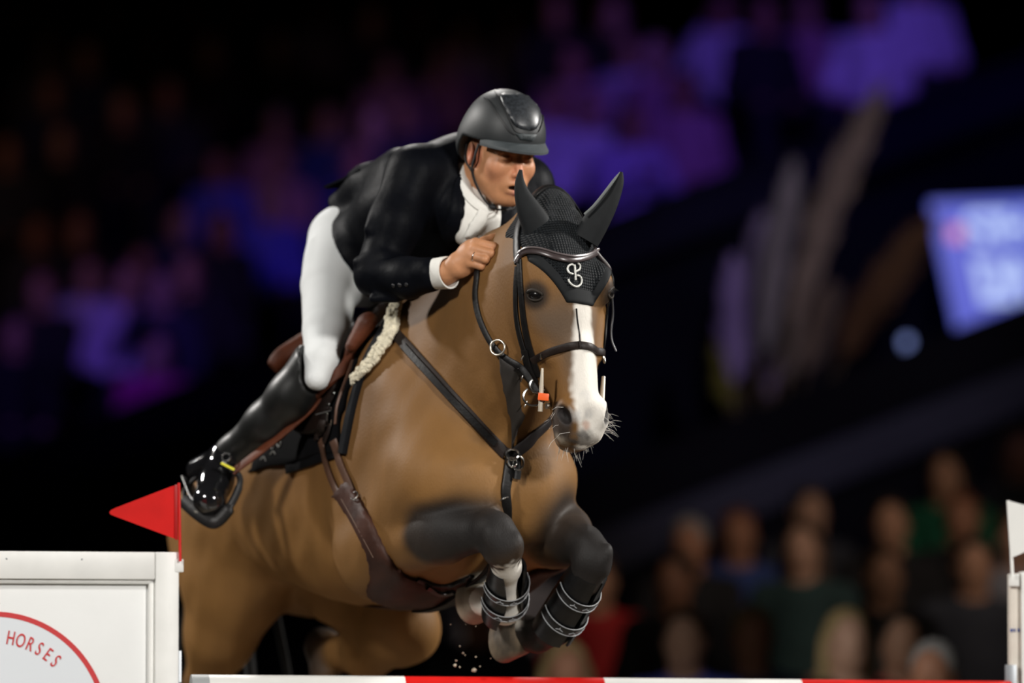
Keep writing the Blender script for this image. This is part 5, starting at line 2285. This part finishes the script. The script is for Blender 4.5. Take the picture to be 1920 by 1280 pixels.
# clods of sand thrown up by the hooves
SANDM = mat('arena_sand', (.55, .47, .36), rough=.9, noise=.3, nscale=200)
for i, (x, y, r) in enumerate([(853, 1247, .0045), (889, 1256, .0060), (862, 1211, .0022), (868, 1224, .0024), (855, 1238, .0022), (892, 1231, .0022), (919, 1175, .0042),
                               (845, 1170, .0016), (892, 1174, .0018), (873, 1170, .0014), (862, 1250, .0022), (900, 1249, .0018), (920, 1234, .0014), (872, 1228, .0016)]):
    bm = bmesh.new()
    bmesh.ops.create_icosphere(bm, subdivisions=2, radius=r)
    rs = np.random.default_rng(i)
    for v in bm.verts:
        v.co *= rs.uniform(.7, 1.25)
    me = bpy.data.meshes.new('sand_clod')
    bm.to_mesh(me)
    bm.free()
    o = link('sand_clod', me, SANDM)
    o.location = P(x, y, .15 + .02 * (i % 5))
    tag(o, 'clod of pale sand flying up beneath the hooves' if r > .004 else 'tiny grain of pale sand flying up beneath the hooves', 'sand', 'flying sand')

# cups that carry the pole
for par_, c_, u_ in ((WING, pa + pd * .02, WROT), (POST, pb - pd * .02, None)):
    cp_ = MB()
    for k in range(9):
        a_ = -PI * .95 + PI * .9 * k / 8
        q = c_ + np.array([0, math.cos(a_) * .056, math.sin(a_) * .056])
        cp_.box(q, (.05, .024, .012), Matrix.Rotation(a_ + PI / 2, 3, 'X'))
    t_ = np.array([WP(-.005, 0, -.03)[0], WP(-.005, 0, -.03)[1], c_[2] - .05]) if par_ is WING else np.array([px0 + .004, .475, c_[2] - .05])
    cp_.tube([c_ - ZV * .056, t_], .012, 8)
    keep(cp_.build('pole_cup', GREYM), par_)
# ================================================================== spectators
def person_meshes(pose):
    """seated figure, hips at the origin, facing -y: body, top, trousers, hair"""
    H = np.array([0, -.05 if pose == 'lean' else 0.0, .0])
    hd = np.array([0, -.02, .74]) + H * 2
    sh = .17
    body = [(Ell(hd, (.075, .092, .112)), .02), (Ell(hd + (0, -.03, -.05), (.058, .06, .07)), .03), (Ell(hd + (0, -.098, -.008), (.012, .016, .022)), .01),
            (Ell(hd + (.077, .01, -.01), (.012, .02, .03)), .01), (Ell(hd + (-.077, .01, -.01), (.012, .02, .03)), .01),
            (Cone(hd + (0, .01, -.08), .055, (0, .02, .56) + H, .06), .03), (Cone((0, .02, .5) + H, .13, (0, .02, .08), .13, (1, 0, 0), 1.2), .05)]
    arms = {}
    for s in (1, -1):
        S = np.array([sh * s, .01, .53]) + H
        if pose == 'phone' and s == -1:
            E, W = np.array([.24 * s, -.16, .34]), np.array([.07 * s, -.26, .62])
        elif pose == 'chin' and s == 1:
            E, W = np.array([.20 * s, -.22, .26]), np.array([.05 * s, -.17, .60])
        elif pose == 'clap':
            E, W = np.array([.24 * s, -.12, .28]), np.array([.04 * s, -.33, .40])
        else:
            E, W = np.array([.25 * s, -.05, .25]), np.array([.10 * s, -.28, .14])
        arms[s] = (S, E, W)
        body += [(Cone(S, .05, E, .04), .03), (Cone(E, .038, W, .026), .02), (Ell(W + (0, -.05, .02), (.035, .045, .03)), .02)]
        body += [(Cone((.09 * s, 0, .09), .08, (.12 * s, -.42, .08), .055), .04), (Cone((.12 * s, -.42, .08), .05, (.12 * s, -.44, -.36), .04), .03), (Cone((.12 * s, -.42, -.41), .036, (.12 * s, -.56, -.42), .03), .02)]
    top = [(Cone((0, .02, .50) + H, .135, (0, .02, .12), .15, (1, 0, 0), 1.22), .05), (Cone((-sh, .01, .52) + H, .07, (sh, .01, .52) + H, .07), .05), (Cone((0, .02, .56) + H, .07, (0, .02, .61) + H, .068), .03)]
    for s in (1, -1):
        S, E, W = arms[s]
        top += [(Cone(S, .066, E, .055), .03), (Cone(E, .053, W - (W - E) * .12, .038), .02)]
    tr = [(Cone((-.07, .02, .10), .115, (.07, .02, .10), .115), .04)]
    for s in (1, -1):
        tr += [(Cone((.09 * s, 0, .09), .095, (.12 * s, -.42, .08), .07), .04), (Cone((.12 * s, -.42, .08), .066, (.12 * s, -.44, -.36), .055), .03)]
    hr = [(Ell(hd + (0, .025, .035), (.086, .092, .098)), .02), (Ell(hd + (0, -.085, -.03), (.085, .075, .09)), .02, 's')]
    hl = hr[:1] + [(Cone(hd + (.07, .03, 0), .035, hd + (.085, .03, -.20), .035), .03), (Cone(hd + (-.07, .03, 0), .035, hd + (-.085, .03, -.20), .035), .03), (Ell(hd + (0, .06, -.08), (.085, .05, .13)), .03)] + hr[1:]
    out = []
    for nm, pr, st in (('person', body, .015), ('top', top, .018), ('trousers', tr, .02), ('hair', hr, .014), ('hair', hl, .014)):
        lo, hi = np.full(3, 1e9), np.full(3, -1e9)
        for q in pr:
            a, b = q[0].box()
            lo, hi = np.minimum(lo, a), np.maximum(hi, b)
        F = Field(*[np.arange(lo[i] - .03, hi[i] + .03, st) for i in range(3)])
        for q in pr:
            F.apply(*q)
        v, f = F.mesh()
        me = quadmesh(nm, relax(v, f, 1), f)
        me.materials.append(None)
        out.append(me)
    return out


POSES = {k: person_meshes(k) for k in ('lap', 'phone', 'chin', 'clap', 'lean')}
SKM = [mat('spectator_skin_a', (.50, .27, .17), rough=.6, noise=.1, nscale=20), mat('spectator_skin_b', (.42, .20, .12), rough=.6, noise=.1, nscale=20), mat('spectator_skin_c', (.56, .33, .23), rough=.6, noise=.1, nscale=20)]
CLOTH = {'black': (.008, .008, .010), 'white': (.72, .72, .74), 'grey': (.22, .22, .25), 'navy': (.02, .03, .09), 'blue': (.03, .06, .22), 'lilac': (.48, .42, .62), 'red': (.36, .012, .014),
         'magenta': (.55, .03, .25), 'green': (.008, .12, .06), 'teal': (.022, .055, .055), 'pink': (.46, .24, .30), 'brown': (.10, .05, .03), 'royal blue': (.10, .12, .55), 'charcoal': (.035, .04, .055)}
HAIRC = {'dark': (.02, .014, .010), 'brown': (.07, .04, .022), 'fair': (.36, .26, .12), 'grey': (.30, .29, .28), 'red': (.16, .05, .02)}
CM = {k: mat('cloth_' + k.replace(' ', '_'), v, rough=.85, noise=.2, nscale=9, bump=.2, bscale=25) for k, v in CLOTH.items()}
HM = {k: mat('hair_' + k, v, rough=.65, noise=.35, nscale=50) for k, v in HAIRC.items()}
TRM = mat('dark_trousers', (.010, .011, .016), rough=.85, noise=.2, nscale=9)


def obj_mat(o, m):
    o.material_slots[0].link = 'OBJECT'
    o.material_slots[0].material = m


steps = MB()
CROWD = []


def spread(rows, back=.06, fwd=.0, gap=.54):
    """move seats that would run into each other apart in depth, higher heads further back"""
    rows = [list(r) for r in rows]
    for _ in range(400):
        moved = False
        for i in range(len(rows)):
            for j in range(i + 1, len(rows)):
                a, b = rows[i], rows[j]
                pa_, pb_ = P(a[0], a[1], a[2]), P(b[0], b[1], b[2])
                if abs(pa_[0] - pb_[0]) < gap and abs(pa_[1] - pb_[1]) < .84:
                    if (pa_[2], i) < (pb_[2], j):
                        b[2] += back
                        a[2] -= fwd
                    else:
                        a[2] += back
                        b[2] -= fwd
                    moved = True
        if not moved:
            break
    return [r[2] for r in rows]




def spectator(px, py, top, hair, y, pose='lap', turn=0.0, tier='upper', long_hair=False):
    meshes = POSES[pose]
    head = P(px, py, y)
    rot = math.radians(turn)
    off = np.array([0, -.02 - (.10 if pose == 'lean' else 0), .74])
    ca, sa = math.cos(rot), math.sin(rot)
    seat = head - np.array([off[0] * ca - off[1] * sa, off[0] * sa + off[1] * ca, off[2]])
    parts = []
    b = bpy.data.objects.new('person', meshes[0])
    COL.objects.link(b)
    obj_mat(b, SKM[int(px * 7 + py) % 3])
    b.location = seat
    b.rotation_euler.z = rot
    for nm, me, m in (('top', meshes[1], CM[top]), ('trousers', meshes[2], TRM), ('hair', meshes[4] if long_hair else meshes[3], HM[hair])):
        o = bpy.data.objects.new(nm, me)
        COL.objects.link(o)
        o.parent = b
        obj_mat(o, m)
    hl = ('long ' if long_hair else 'short ') + {'dark': 'dark', 'brown': 'brown', 'fair': 'fair', 'grey': 'grey', 'red': 'auburn'}[hair] + ' hair'
    act = {'lap': '', 'phone': ' raising one hand', 'chin': ' chin on hand', 'clap': ' clapping', 'lean': ' leaning forward'}[pose]
    tag(b, f'spectator in {top} top, {hl},{act} {tier} stand', 'person', 'spectators in the %s stand' % tier)
    CROWD.append((b, top, np.array(seat)))
    s = seat
    steps.box((s[0], s[1] + .10, s[2] / 2 - .006), (.50, .44, s[2] - .012))
    steps.box((s[0], s[1] - .36, (s[2] - .47) / 2), (.50, .47, s[2] - .47))
    return b


def ud(x, y):
    return 17.9 + max(0, LU(x) - y) * .0080


UP = [(4, 25, 'black', 'dark', 'lap'), (52, 22, 'grey', 'grey', 'lean'), (109, 29, 'black', 'brown', 'lap'), (215, 33, 'black', 'dark', 'chin'), (301, 18, 'black', 'red', 'lap'),
      (375, 12, 'red', 'brown', 'phone'), (91, 98, 'grey', 'dark', 'lap'), (164, 109, 'navy', 'brown', 'lap'), (288, 87, 'black', 'dark', 'clap'), (397, 95, 'black', 'brown', 'lap'),
      (521, 84, 'black', 'dark', 'lean'), (604, 18, 'lilac', 'fair', 'lap'), (317, 179, 'charcoal', 'brown', 'lap'), (233, 208, 'black', 'fair', 'lap'), (98, 175, 'navy', 'red', 'lap'),
      (117, 266, 'black', 'dark', 'lap'), (15, 288, 'charcoal', 'brown', 'lap'), (521, 237, 'pink', 'grey', 'lap'), (616, 233, 'blue', 'fair', 'lap'), (412, 315, 'royal blue', 'dark', 'lap'),
      (530, 310, 'pink', 'brown', 'lap'), (150, 432, 'black', 'red', 'lap'), (73, 438, 'charcoal', 'dark', 'lap'), (337, 418, 'navy', 'dark', 'lap'), (416, 428, 'black', 'dark', 'chin'),
      (508, 385, 'royal blue', 'fair', 'lap'), (266, 497, 'black', 'brown', 'lap'), (170, 520, 'lilac', 'brown', 'chin'), (80, 547, 'black', 'red', 'lap'), (355, 512, 'black', 'brown', 'lap'),
      (306, 542, 'charcoal', 'dark', 'phone'), (29, 628, 'black', 'dark', 'lap'), (240, 528, 'lilac', 'dark', 'lean'), (297, 662, 'magenta', 'brown', 'lap'),
      (873, 66, 'lilac', 'dark', 'lap'), (957, 45, 'lilac', 'brown', 'lap'), (1150, 25, 'black', 'red', 'lap'), (731, 135, 'pink', 'dark', 'lap'), (835, 112, 'pink', 'brown', 'chin'),
      (1180, 98, 'lilac', 'dark', 'lap'), (1228, 106, 'pink', 'fair', 'lean'), (1074, 118, 'pink', 'brown', 'lap'), (1185, 232, 'lilac', 'brown', 'clap'), (1045, 195, 'white', 'fair', 'lap'),
      (1100, 205, 'white', 'brown', 'lap'), (700, 235, 'charcoal', 'dark', 'lap'), (670, 300, 'navy', 'dark', 'lap'), (760, 215, 'navy', 'brown', 'lap'), (1280, 170, 'pink', 'dark', 'lap'),
      (1355, 20, 'white', 'brown', 'phone'), (1510, 20, 'pink', 'brown', 'lap'), (1629, 18, 'white', 'dark', 'lap'), (1722, -35, 'white', 'fair', 'lap'), (1432, 30, 'black', 'dark', 'lap'),
      (180, 20, 'black', 'brown', 'lap'), (450, 20, 'charcoal', 'dark', 'lap'), (700, 40, 'black', 'brown', 'lap'), (790, 30, 'charcoal', 'red', 'lap'), (1045, 20, 'black', 'dark', 'lap')]
UPD = spread([(x, y, ud(x, y)) for x, y, *_ in UP])
for i, (x, y, t, h, p) in enumerate(UP):
    spectator(x, y, t, h, UPD[i], p, ((i * 37) % 41 - 20) * 1.0, 'upper', (i % 3 == 0) and h != 'grey')


def ld(y):
    return 9.2 + (1270 - y) * .0080


LOWR = [(1264, 1092, 'black', 'dark', 'lap'), (1292, 1022, 'black', 'grey', 'lap'), (1385, 1004, 'blue', 'red', 'lap'), (1518, 962, 'charcoal', 'dark', 'phone'),
        (1504, 1030, 'teal', 'brown', 'lap'), (1669, 983, 'black', 'dark', 'lap'), (1657, 1082, 'black', 'brown', 'clap'), (1774, 893, 'green', 'dark', 'lap'), (1803, 973, 'black', 'red', 'lap'),
        (1824, 1062, 'charcoal', 'dark', 'lap'), (1912, 852, 'charcoal', 'brown', 'lap'), (1284, 1202, 'royal blue', 'brown', 'lap'), (1412, 1196, 'navy', 'fair', 'lap'),
        (1590, 1205, 'black', 'fair', 'lap'), (1748, 1268, 'grey', 'grey', 'lap'), (1118, 1090, 'red', 'brown', 'lap'), (1062, 1264, 'navy', 'fair', 'lap'), (960, 1040, 'grey', 'dark', 'lap'), (900, 1150, 'charcoal', 'dark', 'lap'),
        (1690, 1205, 'red', 'dark', 'lap'), (1905, 1010, 'grey', 'brown', 'lap')]
LOD = spread([(x, y, ld(y)) for x, y, *_ in LOWR], .02, .03, .60)
for i, (x, y, t, h, p) in enumerate(LOWR):
    spectator(x, y, t, h, LOD[i], p, ((i * 53) % 41 - 20) * 1.0, 'lower', (i % 3 == 1) and h != 'grey')
_seen = {}
for b, top, p in CROWD:
    _seen.setdefault(b['label'], []).append((b, top, p))
for lb, g in _seen.items():
    if len(g) > 1:
        for b, top, p in g:
            nb = sorted((float(np.linalg.norm(q - p)), t) for o, t, q in CROWD if o is not b and t != top)[0][1]
            b['label'] = lb + f', beside {nb}'
struct(steps.build('floor_terrace', STEPM, smooth=False), 'dark stepped terraces of the stands')

# ================================================================== pampas grass on the lower parapet
def parapet_top(x):
    a, c = P(XC, LC(XC), 14.9), P(X1, LC(X1), 14.9)
    return a[2] + (c[2] - a[2]) * (x - a[0]) / (c[0] - a[0])


def plume(base, tip, width, y, col, cat_label, seed):
    b, t = P(*base, y), P(*tip, y)
    b[2] = parapet_top(b[0]) - .01
    root = empty('pampas_plume', b)
    tag(root, cat_label, 'pampas grass', 'dried grasses on the parapet')
    L = np.linalg.norm(t - b)
    ax = nrm(t - b)
    sd = nrm(np.cross(ax, (0, 1, 0)))
    bend = sd * L * .03
    cpts = crom([b, b + ax * L * .5 + bend, t], 8)
    st = MB()
    st.tube(cpts[:11], .008, 6)
    keep(st.build('stem', mat('dry_stem', (.16, .12, .06), rough=.8)), root)
    r_ = np.random.default_rng(seed)
    pl = MB()
    width *= 1.1
    for k in range(300):
        f = r_.uniform(.22, .96)
        i = f * (len(cpts) - 1)
        p = cpts[int(i)] + (cpts[min(int(i) + 1, len(cpts) - 1)] - cpts[int(i)]) * (i % 1)
        w = width * .5 * math.sin(PI * min(1, max(.05, (f - .16) / .84))) ** .6
        a = r_.uniform(0, 2 * PI)
        o = (sd * math.cos(a) + np.cross(ax, sd) * math.sin(a)) * w * r_.uniform(.5, 1)
        l = L * r_.uniform(.08, .15)
        pl.tube([p, p + o * .7 + ax * l * .5, p + o + ax * l], [.007, .010, .002], 4)
    keep(pl.build('feather', mat('plume_' + '_'.join(str(int(c * 1000)) for c in col), col, rough=.9, noise=.2, nscale=20)), root)


PLU = [((1445, 760), (1645, 185), .20, (.30, .24, .17), 'tall tan pampas plume leaning right above the parapet'),
       ((1425, 760), (1492, 325), .17, (.30, .28, .27), 'upright grey pampas plume beside the tall tan plume'),
       ((1405, 765), (1432, 420), .16, (.32, .26, .42), 'lilac-grey pampas plume between two other plumes'),
       ((1385, 775), (1376, 500), .15, (.32, .24, .48), 'short lilac pampas plume'),
       ((1540, 715), (1742, 425), .24, (.16, .085, .030), 'wide brown dried frond leaning right towards the screen'),
       ((1500, 730), (1560, 540), .18, (.20, .15, .10), 'dull brown plume between tan plume and brown frond'),
       ((1560, 705), (1660, 520), .20, (.13, .065, .022), 'dark rust-brown dried frond'),
       ((1470, 750), (1490, 560), .18, (.24, .20, .15), 'short beige plume at the foot of the tall tan plume'),
       ((1380, 790), (1338, 655), .13, (.20, .19, .03), 'low olive-yellow grass tuft at the end of the plumes'),
       ((1440, 770), (1455, 640), .16, (.26, .20, .36), 'low mauve plume among the taller plumes')]
_set = []
for i, (b, t, w, c, l) in enumerate(PLU):
    r_ = w * .62 + .03
    lv = 0
    while any(abs(lv * .13 - q[0]) < r_ + q[1] and min(max(b[0], t[0]) + 30, q[3]) > max(min(b[0], t[0]) - 30, q[2]) for q in _set) and lv < 7:
        lv += 1
    _set.append((lv * .13, r_, min(b[0], t[0]) - 30, max(b[0], t[0]) + 30))
    plume((b[0], LC(b[0]) - 2), t, w, 15.02 + lv * .13, c, l, i)

# ================================================================== score screen
SCRM = mat('screen_blue', (.01, .01, .02), rough=.3, emit=(.075, .095, .50), estr=1.0)
SCRT = mat('screen_text', (.01, .01, .02), rough=.3, emit=(.42, .52, .85), estr=1.0)
SCRR = mat('screen_red', (.01, .01, .02), rough=.3, emit=(.62, .20, .32), estr=1.0)
sy = 16.2
SCREEN = empty('score_screen', P(1900, 640, sy))
tag(SCREEN, 'glowing blue score screen with pale lettering above the parapet', 'screen')
ol = [(1744, 378), (2160, 360), (2160, 640), (1800, 640)]
vs = [P(a, b, sy) for a, b in ol] + [P(a, b, sy) + np.array([0, .12, 0]) for a, b in ol]
mb = MB()
mb.add(vs, [(0, 1, 2, 3), (7, 6, 5, 4)] + [(i, i + 4, (i + 1) % 4 + 4, (i + 1) % 4) for i in range(4)])
keep(mb.build('display', SCRM, smooth=False), SCREEN)
for x_ in (1830, 2130):
    q = P(x_, 640, sy + .06)
    mb = MB()
    mb.tube([(q[0], q[1], 0), (q[0], q[1], q[2] + .05)], .04, 12)
    keep(mb.build('stand_leg', BLACKB), SCREEN)
u_ = nrm(P(1744, 378, sy) - P(1800, 640, sy))
for ch, x, y, s in (('S', 1832, 432, .26), ('T', 1872, 430, .26), ('H', 1903, 429, .26), ('1', 1840, 532, .34), ('2', 1868, 532, .34), ('/', 1895, 530, .34), ('1', 1918, 528, .34)):
    glyph('letter', ch, s, SCRT, P(x, y, sy - .01), (1, 0, .04), u_, 1.0, .002, SCREEN, .008)
mb = MB()
c = P(1793, 438, sy - .01)
mb.box(c, (.075, .004, .085))
keep(mb.build('flag_icon', SCRR), SCREEN)
lamp = MB()
lamp.ell(P(1700, 640, 14.95), .028, None, 16, 10)
lamp.ell(P(1700, 652, 14.95), (.02, .02, .03), None, 12, 8)
tag(lamp.build('marker_lamp', mat('cool_lamp', (.1, .1, .1), emit=(.15, .2, .45), estr=1.2)), 'small cool white marker lamp on the black parapet', 'lamp')
